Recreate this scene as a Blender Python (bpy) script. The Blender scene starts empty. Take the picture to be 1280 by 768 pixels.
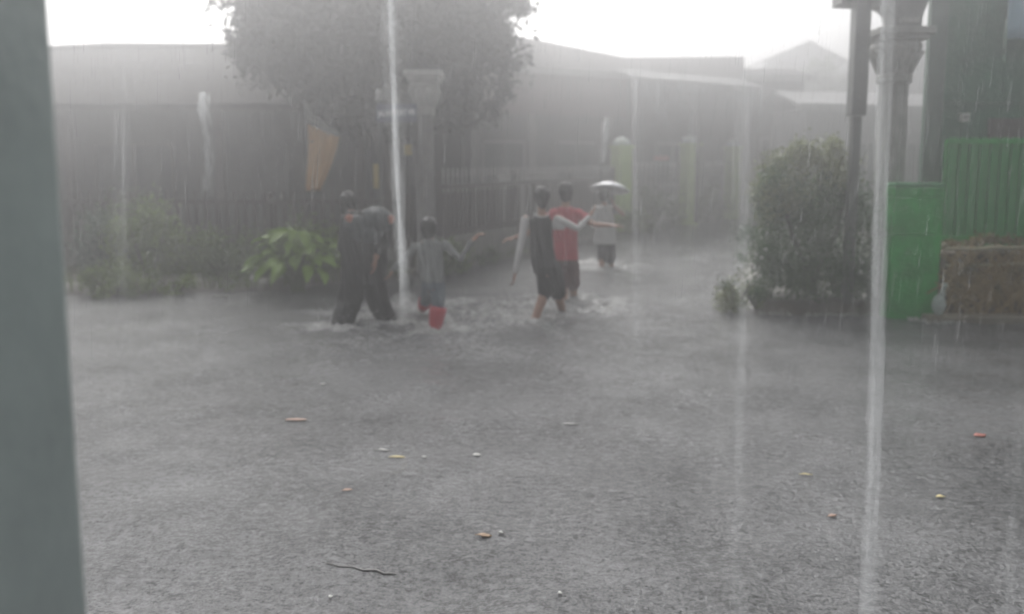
import bpy, bmesh, math, random
import numpy as np
from mathutils import Vector, Matrix

# ------------------------------------------------------------------ camera, world, sun
SC = bpy.context.scene
COL = SC.collection
F = 1004.0; PITCH = math.radians(6.6); CAMZ = 1.9; CYP = 316.0      # focal length and optical centre in photo pixels
cam_d = bpy.data.cameras.new('camera'); cam = bpy.data.objects.new('camera', cam_d)
COL.objects.link(cam); SC.camera = cam
cam.location = (0, 0, CAMZ); cam.rotation_euler = (math.radians(90) - PITCH, 0, 0)
cam_d.sensor_width = 36; cam_d.lens = F / 1280 * 36
cam_d.shift_y = (CYP - 384) / 1280; cam_d.clip_start = 0.05; cam_d.clip_end = 2000
cam_d.dof.use_dof = True; cam_d.dof.focus_distance = 2.9; cam_d.dof.aperture_fstop = cam_d.lens / 19.0

W = bpy.data.worlds.new('World'); SC.world = W; W.use_nodes = True
nt = W.node_tree; nt.nodes.clear()
out = nt.nodes.new('ShaderNodeOutputWorld'); bg = nt.nodes.new('ShaderNodeBackground')
sky = nt.nodes.new('ShaderNodeTexSky'); sky.sky_type = 'NISHITA'; sky.sun_disc = False
SUN_EL, SUN_AZ = 43, -14
sky.sun_elevation = math.radians(SUN_EL); sky.sun_rotation = math.radians(SUN_AZ)
sky.air_density = 1.0; sky.dust_density = 8.0; sky.ozone_density = 1.0
hs = nt.nodes.new('ShaderNodeHueSaturation'); hs.inputs['Saturation'].default_value = 0.12
nt.links.new(sky.outputs[0], hs.inputs['Color']); nt.links.new(hs.outputs[0], bg.inputs[0])
bg.inputs[1].default_value = 0.13
nt.links.new(bg.outputs[0], out.inputs[0])
sd = bpy.data.lights.new('sun', 'SUN'); so = bpy.data.objects.new('sun', sd); COL.objects.link(so)
sd.energy = 0.6; sd.angle = math.radians(40); sd.color = (1, .98, .95)
_a, _e = math.radians(SUN_AZ), math.radians(SUN_EL)
sdir = Vector((math.sin(_a) * math.cos(_e), math.cos(_a) * math.cos(_e), math.sin(_e)))
so.rotation_euler = sdir.to_track_quat('Z', 'Y').to_euler(); so.location = (0, 0, 30)
SC.view_settings.view_transform = 'Standard'; SC.view_settings.look = 'None'
SC.view_settings.exposure = 1.06; SC.view_settings.gamma = 1
SC.cycles.volume_bounces = 1; SC.cycles.max_bounces = 6; SC.cycles.transparent_max_bounces = 64
HAZE_D, HAZE_C, HAZE_G = 0.040, (.67, .67, .68), 0.84

# ------------------------------------------------------------------ helpers
rnd = random.Random(7); nr = np.random.RandomState(11)
cp, sp_ = math.cos(PITCH), math.sin(PITCH)
def at(px, py, Y):
    """world point at forward distance Y seen at photo pixel px,py"""
    u = (px - 640) / F; v = (CYP - py) / F
    t = Y / (cp + v * sp_)
    return Vector((u * t, Y, CAMZ + t * (-sp_ + v * cp)))
def gx(px, Y, z=0.0):      # X of a point at height z, distance Y
    t = Y * cp + (CAMZ - z) * sp_
    return (px - 640) / F * t
def gz(py, Y): return at(640, py, Y).z

MATS = {}
def mat(name, col, rough=.75, var=.25, scale=6.0, bump=.0, bscale=30., metal=0., spec=.5, stretch=(1, 1, 1), col2=None, grime=0.):
    if name in MATS: return MATS[name]
    m = bpy.data.materials.new(name); m.use_nodes = True; n = m.node_tree.nodes; l = m.node_tree.links
    b = n['Principled BSDF']; b.inputs['Roughness'].default_value = rough; b.inputs['Metallic'].default_value = metal
    b.inputs['Specular IOR Level'].default_value = spec
    tc = n.new('ShaderNodeTexCoord'); mp = n.new('ShaderNodeMapping'); mp.inputs['Scale'].default_value = stretch
    l.new(tc.outputs['Object'], mp.inputs[0])
    nz = n.new('ShaderNodeTexNoise'); nz.inputs['Scale'].default_value = scale; nz.inputs['Detail'].default_value = 6
    nz.inputs['Roughness'].default_value = .65
    l.new(mp.outputs[0], nz.inputs['Vector'])
    cr = n.new('ShaderNodeValToRGB'); cr.color_ramp.elements[0].position = .3; cr.color_ramp.elements[1].position = .7
    c2 = col2 if col2 else tuple(min(1, c * (1 + var)) for c in col)
    cr.color_ramp.elements[0].color = (*[c * (1 - var) for c in col], 1); cr.color_ramp.elements[1].color = (*c2, 1)
    l.new(nz.outputs['Fac'], cr.inputs[0]); l.new(cr.outputs[0], b.inputs['Base Color'])
    if bump:
        n2 = n.new('ShaderNodeTexNoise'); n2.inputs['Scale'].default_value = bscale; n2.inputs['Detail'].default_value = 4
        l.new(mp.outputs[0], n2.inputs['Vector'])
        bp = n.new('ShaderNodeBump'); bp.inputs['Strength'].default_value = bump; bp.inputs['Distance'].default_value = .02
        l.new(n2.outputs['Fac'], bp.inputs['Height']); l.new(bp.outputs[0], b.inputs['Normal'])
    MATS[name] = m; return m
def leafmat(name, c1, c2, rough=.45):
    if name in MATS: return MATS[name]
    m = bpy.data.materials.new(name); m.use_nodes = True; n = m.node_tree.nodes; l = m.node_tree.links
    b = n['Principled BSDF']; b.inputs['Roughness'].default_value = rough
    at_ = n.new('ShaderNodeAttribute'); at_.attribute_name = 'tone'
    cr = n.new('ShaderNodeValToRGB'); cr.color_ramp.elements[0].color = (*c1, 1); cr.color_ramp.elements[1].color = (*c2, 1)
    l.new(at_.outputs['Fac'], cr.inputs[0]); l.new(cr.outputs[0], b.inputs['Base Color'])
    tr = n.new('ShaderNodeBsdfTranslucent'); l.new(cr.outputs[0], tr.inputs[0])
    mx = n.new('ShaderNodeMixShader'); mx.inputs[0].default_value = .3
    l.new(b.outputs[0], mx.inputs[1]); l.new(tr.outputs[0], mx.inputs[2]); l.new(mx.outputs[0], n['Material Output'].inputs[0])
    MATS[name] = m; return m

class MB:
    def __init__(s): s.v = []; s.f = []
    def add(s, v, f):
        o = len(s.v); s.v += [tuple(p) for p in v]; s.f += [tuple(i + o for i in q) for q in f]; return s
    def box(s, x0, x1, y0, y1, z0, z1, rz=0, piv=None):
        P = [(x0, y0, z0), (x1, y0, z0), (x1, y1, z0), (x0, y1, z0), (x0, y0, z1), (x1, y0, z1), (x1, y1, z1), (x0, y1, z1)]
        if rz:
            c = piv or ((x0 + x1) / 2, (y0 + y1) / 2); cs, sn = math.cos(rz), math.sin(rz)
            P = [(c[0] + (x - c[0]) * cs - (y - c[1]) * sn, c[1] + (x - c[0]) * sn + (y - c[1]) * cs, z) for x, y, z in P]
        return s.add(P, [(0, 3, 2, 1), (4, 5, 6, 7), (0, 1, 5, 4), (1, 2, 6, 5), (2, 3, 7, 6), (3, 0, 4, 7)])
    def bar(s, a, b, w, h=None):       # square bar between two points
        h = h or w; a = Vector(a); b = Vector(b); d = (b - a).normalized()
        up = Vector((0, 0, 1)) if abs(d.z) < .9 else Vector((0, 1, 0))
        x = d.cross(up).normalized(); y = x.cross(d).normalized()
        P = []
        for q in (a, b):
            for sx, sy in ((-1, -1), (1, -1), (1, 1), (-1, 1)): P.append(q + x * sx * w / 2 + y * sy * h / 2)
        return s.add(P, [(0, 1, 2, 3), (7, 6, 5, 4), (0, 4, 5, 1), (1, 5, 6, 2), (2, 6, 7, 3), (3, 7, 4, 0)])
    def tube(s, pts, rad, seg=10, cap=True):      # tapered tube along points with round-ish ends
        pts = [Vector(p) for p in pts]; n = len(pts); rings = []; V = []
        if cap:
            d0 = (pts[1] - pts[0]).normalized(); d1 = (pts[-1] - pts[-2]).normalized()
            P = []; R = []
            for a in (90, 60, 30): P.append(pts[0] - d0 * rad[0] * math.sin(math.radians(a))); R.append(max(rad[0] * math.cos(math.radians(a)), 1e-5))
            P += pts; R += list(rad)
            for a in (30, 60, 90): P.append(pts[-1] + d1 * rad[-1] * math.sin(math.radians(a))); R.append(max(rad[-1] * math.cos(math.radians(a)), 1e-5))
        else: P, R = pts, list(rad)
        n = len(P); ref = None
        for i in range(n):
            d = (P[min(i + 1, n - 1)] - P[max(i - 1, 0)]).normalized()
            if ref is None:
                up = Vector((0, 0, 1)) if abs(d.z) < .9 else Vector((1, 0, 0)); ref = d.cross(up).normalized()
            x = (ref - d * ref.dot(d)).normalized(); ref = x; y = d.cross(x)
            for k in range(seg):
                a = 2 * math.pi * k / seg; V.append(P[i] + (x * math.cos(a) + y * math.sin(a)) * R[i])
        Fc = []
        for i in range(n - 1):
            for k in range(seg):
                k2 = (k + 1) % seg; Fc.append((i * seg + k, i * seg + k2, (i + 1) * seg + k2, (i + 1) * seg + k))
        Fc.append(tuple(reversed(range(seg)))); Fc.append(tuple((n - 1) * seg + k for k in range(seg)))
        return s.add(V, Fc)
    def stack(s, rings, seg=16):      # horizontal ellipse rings (c, rx, ry)
        V = []; n = len(rings)
        for c, rx, ry in rings:
            for k in range(seg):
                a = 2 * math.pi * k / seg; V.append((c[0] + rx * math.cos(a), c[1] + ry * math.sin(a), c[2]))
        Fc = [(i * seg + k, i * seg + (k + 1) % seg, (i + 1) * seg + (k + 1) % seg, (i + 1) * seg + k) for i in range(n - 1) for k in range(seg)]
        Fc.append(tuple(reversed(range(seg)))); Fc.append(tuple((n - 1) * seg + k for k in range(seg)))
        return s.add(V, Fc)
    def ell(s, c, r, seg=14, rot=None):
        V = []; Fc = []; n = 10
        for i in range(n + 1):
            th = math.pi * i / n
            for k in range(seg):
                a = 2 * math.pi * k / seg
                q = Vector((r[0] * math.sin(th) * math.cos(a), r[1] * math.sin(th) * math.sin(a), -r[2] * math.cos(th)))
                if rot: q = rot @ q
                V.append((c[0] + q.x, c[1] + q.y, c[2] + q.z))
        for i in range(n):
            for k in range(seg): Fc.append((i * seg + k, i * seg + (k + 1) % seg, (i + 1) * seg + (k + 1) % seg, (i + 1) * seg + k))
        return s.add(V, Fc)
    def mesh(s, name, m, loc=(0, 0, 0), smooth=False):
        me = bpy.data.meshes.new(name); L = loc
        me.from_pydata([(v[0] - L[0], v[1] - L[1], v[2] - L[2]) for v in s.v], [], s.f)
        me.materials.append(m); me.update()
        if smooth: me.polygons.foreach_set('use_smooth', [True] * len(me.polygons))
        return me
    def build(s, name, m, root=None, smooth=False, bevel=0., loc=None):
        L = root.location if root is not None else (loc or (0, 0, 0))
        if root is not None and root.parent is not None: L = root.location + root.parent.location if False else L
        me = s.mesh(name, m, wloc(root) if root is not None else (loc or (0, 0, 0)), smooth)
        o = bpy.data.objects.new(name, me); COL.objects.link(o)
        if root is not None: o.parent = root
        elif loc is not None: o.location = loc
        if bevel:
            b = o.modifiers.new('bevel', 'BEVEL'); b.width = bevel; b.segments = 2; b.limit_method = 'ANGLE'
        return o
def wloc(o):
    L = Vector((0, 0, 0))
    while o is not None: L = L + o.location; o = o.parent
    return L
def tag(o, label=None, cat=None, group=None, kind=None):
    if label: o['label'] = label
    if cat: o['category'] = cat
    if group: o['group'] = group
    if kind: o['kind'] = kind
    return o
def thing(name, loc, label, cat, group=None):
    o = bpy.data.objects.new(name, None); COL.objects.link(o); o.location = loc; o.empty_display_size = .2
    return tag(o, label, cat, group)
def inst(name, me, loc, root=None, rot=(0, 0, 0), scale=(1, 1, 1)):
    o = bpy.data.objects.new(name, me); COL.objects.link(o)
    if root is not None: o.parent = root; loc = Vector(loc) - wloc(root)
    o.location = loc; o.rotation_euler = rot; o.scale = scale; return o
def remeshed(mb, name, m, voxel, root, smooth_it=3, cut=None):
    me = mb.mesh('tmp', m); o = bpy.data.objects.new('tmp', me); COL.objects.link(o)
    r = o.modifiers.new('r', 'REMESH'); r.mode = 'VOXEL'; r.voxel_size = voxel
    if smooth_it:
        sm = o.modifiers.new('s', 'SMOOTH'); sm.iterations = smooth_it; sm.factor = .5
    dg = bpy.context.evaluated_depsgraph_get(); dg.update()
    me2 = bpy.data.meshes.new_from_object(o.evaluated_get(dg)); me2.name = name
    bpy.data.objects.remove(o); bpy.data.meshes.remove(me)
    L = wloc(root); me2.transform(Matrix.Translation(-L))
    me2.polygons.foreach_set('use_smooth', [True] * len(me2.polygons))
    if not me2.materials: me2.materials.append(m)
    ob = bpy.data.objects.new(name, me2); COL.objects.link(ob); ob.parent = root; return ob
def np_mesh(name, V, Fq, m, tone=None, smooth=False):
    me = bpy.data.meshes.new(name); V = np.asarray(V, dtype=np.float32); Fq = np.asarray(Fq, dtype=np.int32)
    me.vertices.add(len(V)); me.vertices.foreach_set('co', V.ravel())
    k = Fq.shape[1]; me.loops.add(Fq.size); me.loops.foreach_set('vertex_index', Fq.ravel())
    me.polygons.add(len(Fq)); me.polygons.foreach_set('loop_start', np.arange(0, Fq.size, k)); me.polygons.foreach_set('loop_total', np.full(len(Fq), k))
    me.materials.append(m); me.update(calc_edges=True)
    if tone is not None:
        a = me.attributes.new('tone', 'FLOAT', 'POINT'); a.data.foreach_set('value', np.asarray(tone, dtype=np.float32))
    if smooth: me.polygons.foreach_set('use_smooth', [True] * len(me.polygons))
    return me
def link(name, me, root=None, loc=(0, 0, 0)):
    o = bpy.data.objects.new(name, me); COL.objects.link(o)
    if root is not None: o.parent = root
    o.location = loc; return o
def foliage(n, blobs, size, seed, droop=.3, aspect=.45, clumps=60, spread=.16):
    """many small folded leaf faces in clumps filling ellipsoids; coordinates local"""
    r = np.random.RandomState(seed); V = []; T = []
    tot = sum(b[1][0] * b[1][1] * b[1][2] for b in blobs)
    for c, R in blobs:
        k = max(20, int(n * R[0] * R[1] * R[2] / tot)); nc = max(6, int(clumps * R[0] * R[1] * R[2] / tot))
        d = r.normal(size=(nc, 3)); d /= np.linalg.norm(d, axis=1)[:, None]
        cc = d * (r.uniform(.25, 1, size=(nc, 1)) ** .45) * np.array(R)
        ct = r.uniform(0, 1, nc)
        idx = r.randint(0, nc, k); P = cc[idx] + r.normal(size=(k, 3)) * spread * np.array([min(R)] * 3) * 1.3 + np.array(c)
        dr = r.normal(size=(k, 3)); dr[:, 2] -= droop; dr /= np.linalg.norm(dr, axis=1)[:, None]
        sd_ = np.cross(dr, r.normal(size=(k, 3))); sd_ /= np.linalg.norm(sd_, axis=1)[:, None]
        nn = np.cross(dr, sd_); s = (size * r.uniform(.6, 1.4, k))[:, None]
        a = P; b = P + dr * s * .5 + sd_ * s * aspect * .5 + nn * s * .08; cN = P + dr * s; e = P + dr * s * .5 - sd_ * s * aspect * .5 + nn * s * .08
        V.append(np.stack([a, b, cN, e], 1).reshape(-1, 3)); t = np.clip(ct[idx] * .6 + r.uniform(0, .4, k), 0, 1); T.append(np.repeat(t, 4))
    V = np.concatenate(V); T = np.concatenate(T); Fq = np.arange(len(V)).reshape(-1, 4)
    return V, Fq, T

# ------------------------------------------------------------------ setting: sky box haze, ground, water
M_ground = mat('wet_soil', (.07, .06, .045), .5, .35, 3, .5, 20)
def side(x, y):      # >0 outside the flooded street
    L = [(-60, 10.7), (-8, 10.9), (-3.4, 11.6), (-1.4, 13.2), (1.2, 17.5), (3.2, 22), (6.5, 30), (9, 45), (9, 95)]
    R = [(60, 9.75), (3.0, 9.75), (3.1, 11), (6.6, 22), (10, 30), (13, 45), (13, 95)]
    def dist(poly):
        best = np.full(x.shape, 1e9)
        for (ax, ay), (bx, by) in zip(poly[:-1], poly[1:]):
            dx, dy = bx - ax, by - ay; t = np.clip(((x - ax) * dx + (y - ay) * dy) / (dx * dx + dy * dy), 0, 1)
            best = np.minimum(best, np.hypot(x - ax - t * dx, y - ay - t * dy))
        return best
    lx = np.interp(y, [10.7, 10.9, 11.6, 13.2, 17.5, 22, 30, 45, 95], [-60, -8, -3.4, -1.4, 1.2, 3.2, 6.5, 9, 9])
    inL = (y > 10.7) & (x < lx)
    rx = np.interp(y, [9.75, 11, 22, 30, 45, 95], [3.0, 3.1, 6.6, 10, 13, 13]); inR = (y > 9.75) & (x > rx)
    return np.where(inL, dist(L), np.where(inR, dist(R), -np.minimum(dist(L), dist(R))))
def grid(xs, ys):
    X, Y = np.meshgrid(xs, ys); nx, ny = len(xs), len(ys)
    i = np.arange(nx * ny).reshape(ny, nx)
    Fq = np.stack([i[:-1, :-1], i[:-1, 1:], i[1:, 1:], i[1:, :-1]], -1).reshape(-1, 4)
    return X, Y, Fq
xs = np.unique(np.concatenate([np.linspace(-80, -12, 18), np.linspace(-12, 14, 150), np.linspace(14, 80, 18)]))
ys = np.unique(np.concatenate([np.linspace(-8, 9, 12), np.linspace(9, 32, 150), np.linspace(32, 95, 20)]))
X, Y, Fq = grid(xs, ys); sd2 = side(X, Y)
Z = np.clip(sd2 * .9 - .02, -.28, .14) + .025 * np.sin(X * 3.1 + np.cos(Y * 2.3) * 2) * np.cos(Y * 2.7) * (sd2 > -.3)
g = link('ground', np_mesh('ground', np.stack([X, Y, Z], -1).reshape(-1, 3), Fq, M_ground, smooth=True)); tag(g, kind='structure')

# flood water with ripples, foam mask around the walkers and the shores
wm = bpy.data.materials.new('flood_water'); wm.use_nodes = True; n = wm.node_tree.nodes; l = wm.node_tree.links
b = n['Principled BSDF']; b.inputs['IOR'].default_value = 1.33; b.inputs['Roughness'].default_value = .12
geo = n.new('ShaderNodeTexCoord'); fo = n.new('ShaderNodeAttribute'); fo.attribute_name = 'tone'
def noise(scale, det=3, ro=.5, st=(1, 1, 1)):
    mp = n.new('ShaderNodeMapping'); mp.inputs['Scale'].default_value = st; l.new(geo.outputs['Object'], mp.inputs[0])
    z = n.new('ShaderNodeTexNoise'); z.inputs['Scale'].default_value = scale; z.inputs['Detail'].default_value = det; z.inputs['Roughness'].default_value = ro
    l.new(mp.outputs[0], z.inputs['Vector']); return z
def math_(op, a, b_=None, c=None):
    q = n.new('ShaderNodeMath'); q.operation = op
    for i, s in enumerate((a, b_, c)):
        if s is None: continue
        if isinstance(s, (int, float)): q.inputs[i].default_value = s
        else: l.new(s, q.inputs[i])
    return q.outputs[0]
def rings(scale, freq, thr):        # rain-drop rings from voronoi cells
    v = n.new('ShaderNodeTexVoronoi'); v.inputs['Scale'].default_value = scale; v.inputs['Randomness'].default_value = 1
    l.new(geo.outputs['Object'], v.inputs['Vector'])
    d = v.outputs['Distance']
    w = math_('SINE', math_('MULTIPLY', d, freq)); f = math_('SUBTRACT', 1.0, math_('MULTIPLY', d, thr)); f = math_('MAXIMUM', f, 0.0)
    return math_('MULTIPLY', w, f)
h = math_('ADD', math_('MULTIPLY', rings(4.2, 36, 1.7), .26), math_('MULTIPLY', rings(9.5, 26, 1.6), .3))
h = math_('ADD', h, math_('MULTIPLY', noise(11, 5, .75, (1, 1.3, 1)).outputs['Fac'], 2.6))
h = math_('ADD', h, math_('MULTIPLY', noise(30, 4, .75).outputs['Fac'], 1.5))
bp = n.new('ShaderNodeBump'); bp.inputs['Strength'].default_value = .8; bp.inputs['Distance'].default_value = .010
l.new(h, bp.inputs['Height']); l.new(bp.outputs[0], b.inputs['Normal'])
cr = n.new('ShaderNodeValToRGB'); cr.color_ramp.elements[0].color = (.024, .025, .026, 1); cr.color_ramp.elements[1].color = (.19, .192, .196, 1)
cr.color_ramp.elements[0].position = .40; cr.color_ramp.elements[1].position = .60
mud = math_('ADD', math_('MULTIPLY', noise(.8, 4, .6).outputs['Fac'], .3), math_('ADD', math_('MULTIPLY', noise(17, 5, .75, (1, 1.4, 1)).outputs['Fac'], .45), math_('MULTIPLY', noise(60, 2, .6).outputs['Fac'], .25)))
l.new(mud, cr.inputs[0])
fn = noise(14, 6, .8, (1, 1.6, 1)); fm = math_('MULTIPLY', math_('SUBTRACT', math_('ADD', math_('MULTIPLY', fo.outputs['Fac'], .40), fn.outputs['Fac']), .66), 3.2)
fm2 = n.new('ShaderNodeClamp'); l.new(fm, fm2.inputs[0])
mx = n.new('ShaderNodeMix'); mx.data_type = 'RGBA'; l.new(fm2.outputs[0], mx.inputs[0]); l.new(cr.outputs[0], mx.inputs[6]); mx.inputs[7].default_value = (.5, .5, .49, 1)
l.new(mx.outputs[2], b.inputs['Base Color'])
SPL = [(at(424, 410, 9.15), .30, 1.), (at(480, 403, 9.35), .32, 1.), (at(545, 418, 8.95), .35, .9), (at(528, 385, 10.3), .45, 1.1), (at(505, 380, 10.5), .35, 1.),
       (at(670, 405, 9.5), .35, .9), (at(702, 386, 10.3), .4, .9), (at(712, 378, 10.8), .4, .8), (at(740, 385, 10.5), .4, .8), (at(754, 335, 14.1), .5, .9),
       (at(590, 395, 9.9), .5, .6), (at(630, 395, 9.9), .5, .6), (at(455, 395, 9.7), .3, .8), (at(738, 325, 14.9), .3, 1.2), (at(560, 440, 8.2), .7, .35),(at(460, 430, 8.4), .6, .4)]
dens = np.concatenate([np.linspace(-2.5, 2.2, 175)]); xs = np.unique(np.concatenate([np.linspace(-80, -12, 18), np.linspace(-12, -2.5, 110), dens, np.linspace(2.2, 12, 110), np.linspace(12, 80, 18)]))
ys = np.unique(np.concatenate([np.linspace(-8, 2, 8), np.linspace(2, 7.5, 110), np.linspace(7.5, 12, 170), np.linspace(12, 22, 130), np.linspace(22, 95, 60)]))
X, Y, Fq = grid(xs, ys)
Z = np.zeros_like(X)
WAVES = [(nr.uniform(0, 6.28), 2 * math.pi / nr.uniform(.35, 1.4), nr.uniform(.0012, .0026), nr.uniform(0, 6.28)) for i in range(26)]
def wave(x, y): return sum(m_ * np.sin(x * k * math.cos(a) + y * k * math.sin(a) + p_) for a, k, m_, p_ in WAVES)
Z = Z + wave(X, Y)
foam = np.zeros_like(X)
for p, r, s in SPL:
    d = np.hypot(X - p.x, (Y - p.y)); d = d * (1 + .35 * np.sin(np.arctan2(Y - p.y, X - p.x) * 3 + p.x * 9) + .2 * np.sin(np.arctan2(Y - p.y, X - p.x) * 7 + p.x * 5)); foam = np.maximum(foam, s * np.exp(-(d / (r * 1.5)) ** 2))
    Z += s * .022 * np.exp(-(d / (r * 1.6)) ** 2) * np.sin(d * 22 - 1) + s * .02 * np.exp(-(d / r) ** 2) * nr.uniform(-1, 1, X.shape)
sdw = side(X, Y); foam = np.maximum(foam, .28 * np.exp(-((sdw + .1) / .25) ** 2) * (X > 2.2)); foam += .04
w = link('flood_water', np_mesh('flood_water', np.stack([X, Y, Z], -1).reshape(-1, 3), Fq, wm, foam.ravel(), smooth=True)); tag(w, kind='structure')

# ------------------------------------------------------------------ near porch post
M_post = mat('grey_green_paint', (.27, .315, .305), .4, .25, 1.7, .1, 40)
px_ = at(96, 300, 1.12).x
r = thing('porch_post', (px_ - .14, 1.0, -.2), 'thick grey-green porch post filling the left edge of the view', 'post')
mb = MB(); mb.box(px_ - .4, px_, .86, 1.1, -.2, 2.9); mb.build('shaft', M_post, r, bevel=.02)

# ------------------------------------------------------------------ generic builders
M_dark = mat('dark_stained_wood', (.045, .033, .028), .65, .35, 5, .3, 25, stretch=(1, 1, .15))
M_iron = mat('dark_iron_paint', (.04, .04, .04), .5, .3, 9)
M_orn = mat('worn_silver_paint', (.4, .4, .39), .5, .3, 9)
M_stone = mat('weathered_pale_stone', (.30, .30, .28), .7, .3, 5, .5, 24)
M_conc = mat('damp_concrete', (.16, .155, .14), .6, .3, 3, .4, 18)
M_wallL = mat('damp_grey_wall', (.038, .036, .034), .8, .3, 1.3, .3, 12)
M_roofL = mat('weathered_roof_tiles', (.026, .023, .022), .95, .35, 4, .4, 15, spec=.08)
M_zinc = mat('corrugated_zinc', (.08, .083, .083), .75, .25, 2, .1, 20, spec=.2)
M_maroon = mat('maroon_plaster', (.09, .045, .045), .8, .2, 1.5, .2, 15)
M_grey = mat('pale_grey_plaster', (.30, .30, .29), .8, .15, 1.2, .2, 15)
M_fascia = mat('pale_fascia_board', (.22, .22, .21), .6, .15, 3)
M_glass = mat('dark_window_glass', (.03, .035, .04), .12, .1, 2)
M_door = mat('dark_door', (.05, .045, .05), .6, .3, 3)

def strip(mb, A, B, th):      # surface between two polylines with thickness
    A = [Vector(p) for p in A]; B = [Vector(p) for p in B]; nn = len(A)
    V = A + B + [p - Vector((0, 0, th)) for p in A] + [p - Vector((0, 0, th)) for p in B]; Fc = []
    for i in range(nn - 1):
        Fc += [(i, i + 1, nn + i + 1, nn + i), (2 * nn + i, 3 * nn + i, 3 * nn + i + 1, 2 * nn + i + 1),
               (i, 2 * nn + i, 2 * nn + i + 1, i + 1), (nn + i, nn + i + 1, 3 * nn + i + 1, 3 * nn + i)]
    Fc += [(0, nn, 3 * nn, 2 * nn), (nn - 1, 3 * nn - 1, 4 * nn - 1, 2 * nn - 1)]
    mb.add(V, Fc)
def corr(A0, A1, B0, B1, pitch=.09, amp=.018, th=.006):      # corrugated sheet eave A0-A1, top B0-B1
    A0, A1, B0, B1 = map(Vector, (A0, A1, B0, B1)); L = (A1 - A0).length; k = max(4, int(L / pitch) * 4)
    a = []; bb = []
    for i in range(k + 1):
        t = i / k; z = Vector((0, 0, amp * math.sin(i * math.pi / 2))); a.append(A0.lerp(A1, t) + z); bb.append(B0.lerp(B1, t) + z)
    m = MB(); strip(m, a, bb, th); return m
def wall_between(mb, p, q, z0, z1, th=.15):
    p = Vector((p[0], p[1])); q = Vector((q[0], q[1])); d = (q - p).normalized(); nrm = Vector((-d.y, d.x)) * th
    P = [p, q, q + nrm, p + nrm]
    mb.add([(v.x, v.y, z0) for v in P] + [(v.x, v.y, z1) for v in P], [(0, 3, 2, 1), (4, 5, 6, 7), (0, 1, 5, 4), (1, 2, 6, 5), (2, 3, 7, 6), (3, 0, 4, 7)])
def window(root, p, q, t0, t1, z0, z1, name='window', fm=None, gm=None, bars=2):
    p = Vector((p[0], p[1], 0)); q = Vector((q[0], q[1], 0)); d = (q - p).normalized(); nrm = Vector((d.y, -d.x, 0))
    a = p + d * t0; c = p + d * t1; fm = fm or M_fascia; o = nrm * .02
    m = MB(); w_ = .06
    for (u, v) in ((a + Vector((0, 0, z0)), c + Vector((0, 0, z0))), (a + Vector((0, 0, z1)), c + Vector((0, 0, z1)))): m.bar(u + o, v + o, .07, w_)
    for k in range(bars + 1):
        x = a.lerp(c, k / bars); m.bar(x + o + Vector((0, 0, z0 + .03)), x + o + Vector((0, 0, z1 - .03)), .06, .06)
    f = m.build(name, fm, root)
    m = MB(); i = nrm * .008; m.add([a + i + Vector((0, 0, z0)), c + i + Vector((0, 0, z0)), c + i + Vector((0, 0, z1)), a + i + Vector((0, 0, z1)),
        a + Vector((0, 0, z0)) - i, c - i + Vector((0, 0, z0)), c - i + Vector((0, 0, z1)), a - i + Vector((0, 0, z1))],
        [(0, 1, 2, 3), (7, 6, 5, 4), (0, 4, 5, 1), (1, 5, 6, 2), (2, 6, 7, 3), (3, 7, 4, 0)]); m.build('pane', gm or M_glass, f)
    return f
def door(root, p, q, t0, t1, z0, z1, m_=None):
    p = Vector((p[0], p[1], 0)); q = Vector((q[0], q[1], 0)); d = (q - p).normalized(); nrm = Vector((d.y, -d.x, 0))
    a = p + d * t0 + nrm * .03; c = p + d * t1 + nrm * .03; m = MB()
    m.bar(a + Vector((0, 0, (z0 + z1) / 2)), c + Vector((0, 0, (z0 + z1) / 2)), .05, z1 - z0); dd = m.build('door', m_ or M_door, root)
    h_ = MB(); x = a.lerp(c, .88) + nrm * .05; h_.box(x.x - .02, x.x + .02, x.y - .03, x.y + .03, z0 + .95, z0 + 1.1); h_.build('handle', M_orn, dd); return dd

# ---- left low house
r = thing('low_house', (-7, 16, .1), 'low dark house with long tiled roof behind the bushes on the left', 'house')
p, q = (-13.5, 15.6), (-1.0, 15.9)
m = MB(); wall_between(m, p, q, .1, 3.0); wall_between(m, (-13.5, 15.75), (-13.5, 21), .1, 3.0); wall_between(m, (-.95, 21), (-.95, 15.9), .1, 3.0); m.build('wall', M_wallL, r)
zr = gz(66, 18.4)
m = MB(); strip(m, [(-14, 14.7, 2.95), (-7.2, 14.7, 2.9), (-.7, 15, 2.95)], [(-14, 18.4, zr - .12), (-9.0, 18.4, zr + .12), (-.7, 18.5, zr + .1)], .09)
strip(m, [(-14, 22, 2.95), (-7.2, 22, 2.9), (-.7, 22, 2.95)], [(-14, 18.45, zr - .12), (-9.0, 18.45, zr + .12), (-.7, 18.55, zr + .1)], .09)
rf = m.build('roof', M_roofL, r)
m = MB(); m.bar((-14, 18.42, zr - .09), (-9, 18.42, zr + .15), .22, .1); m.bar((-9, 18.42, zr + .15), (-.7, 18.52, zr + .13), .22, .1); m.build('ridge_cap', M_roofL, rf)
m = MB(); m.bar((-14, 14.66, 2.86), (-.7, 14.96, 2.86), .03, .16); m.build('fascia', M_dark, rf)
for x in (-11.5, -8.2, -5.4, -2.8):
    m = MB(); m.box(x - .07, x + .07, 14.9, 15.04, .1, 2.85); m.build('veranda_post', M_dark, r)
window(r, p, q, 2.4, 3.9, 1.1, 2.2, fm=M_dark); window(r, p, q, 5.4, 6.9, 1.1, 2.2, fm=M_dark); door(r, p, q, 8.2, 9.1, .14, 2.2); window(r, p, q, 10.4, 11.6, 1.1, 2.2, fm=M_dark)

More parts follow.
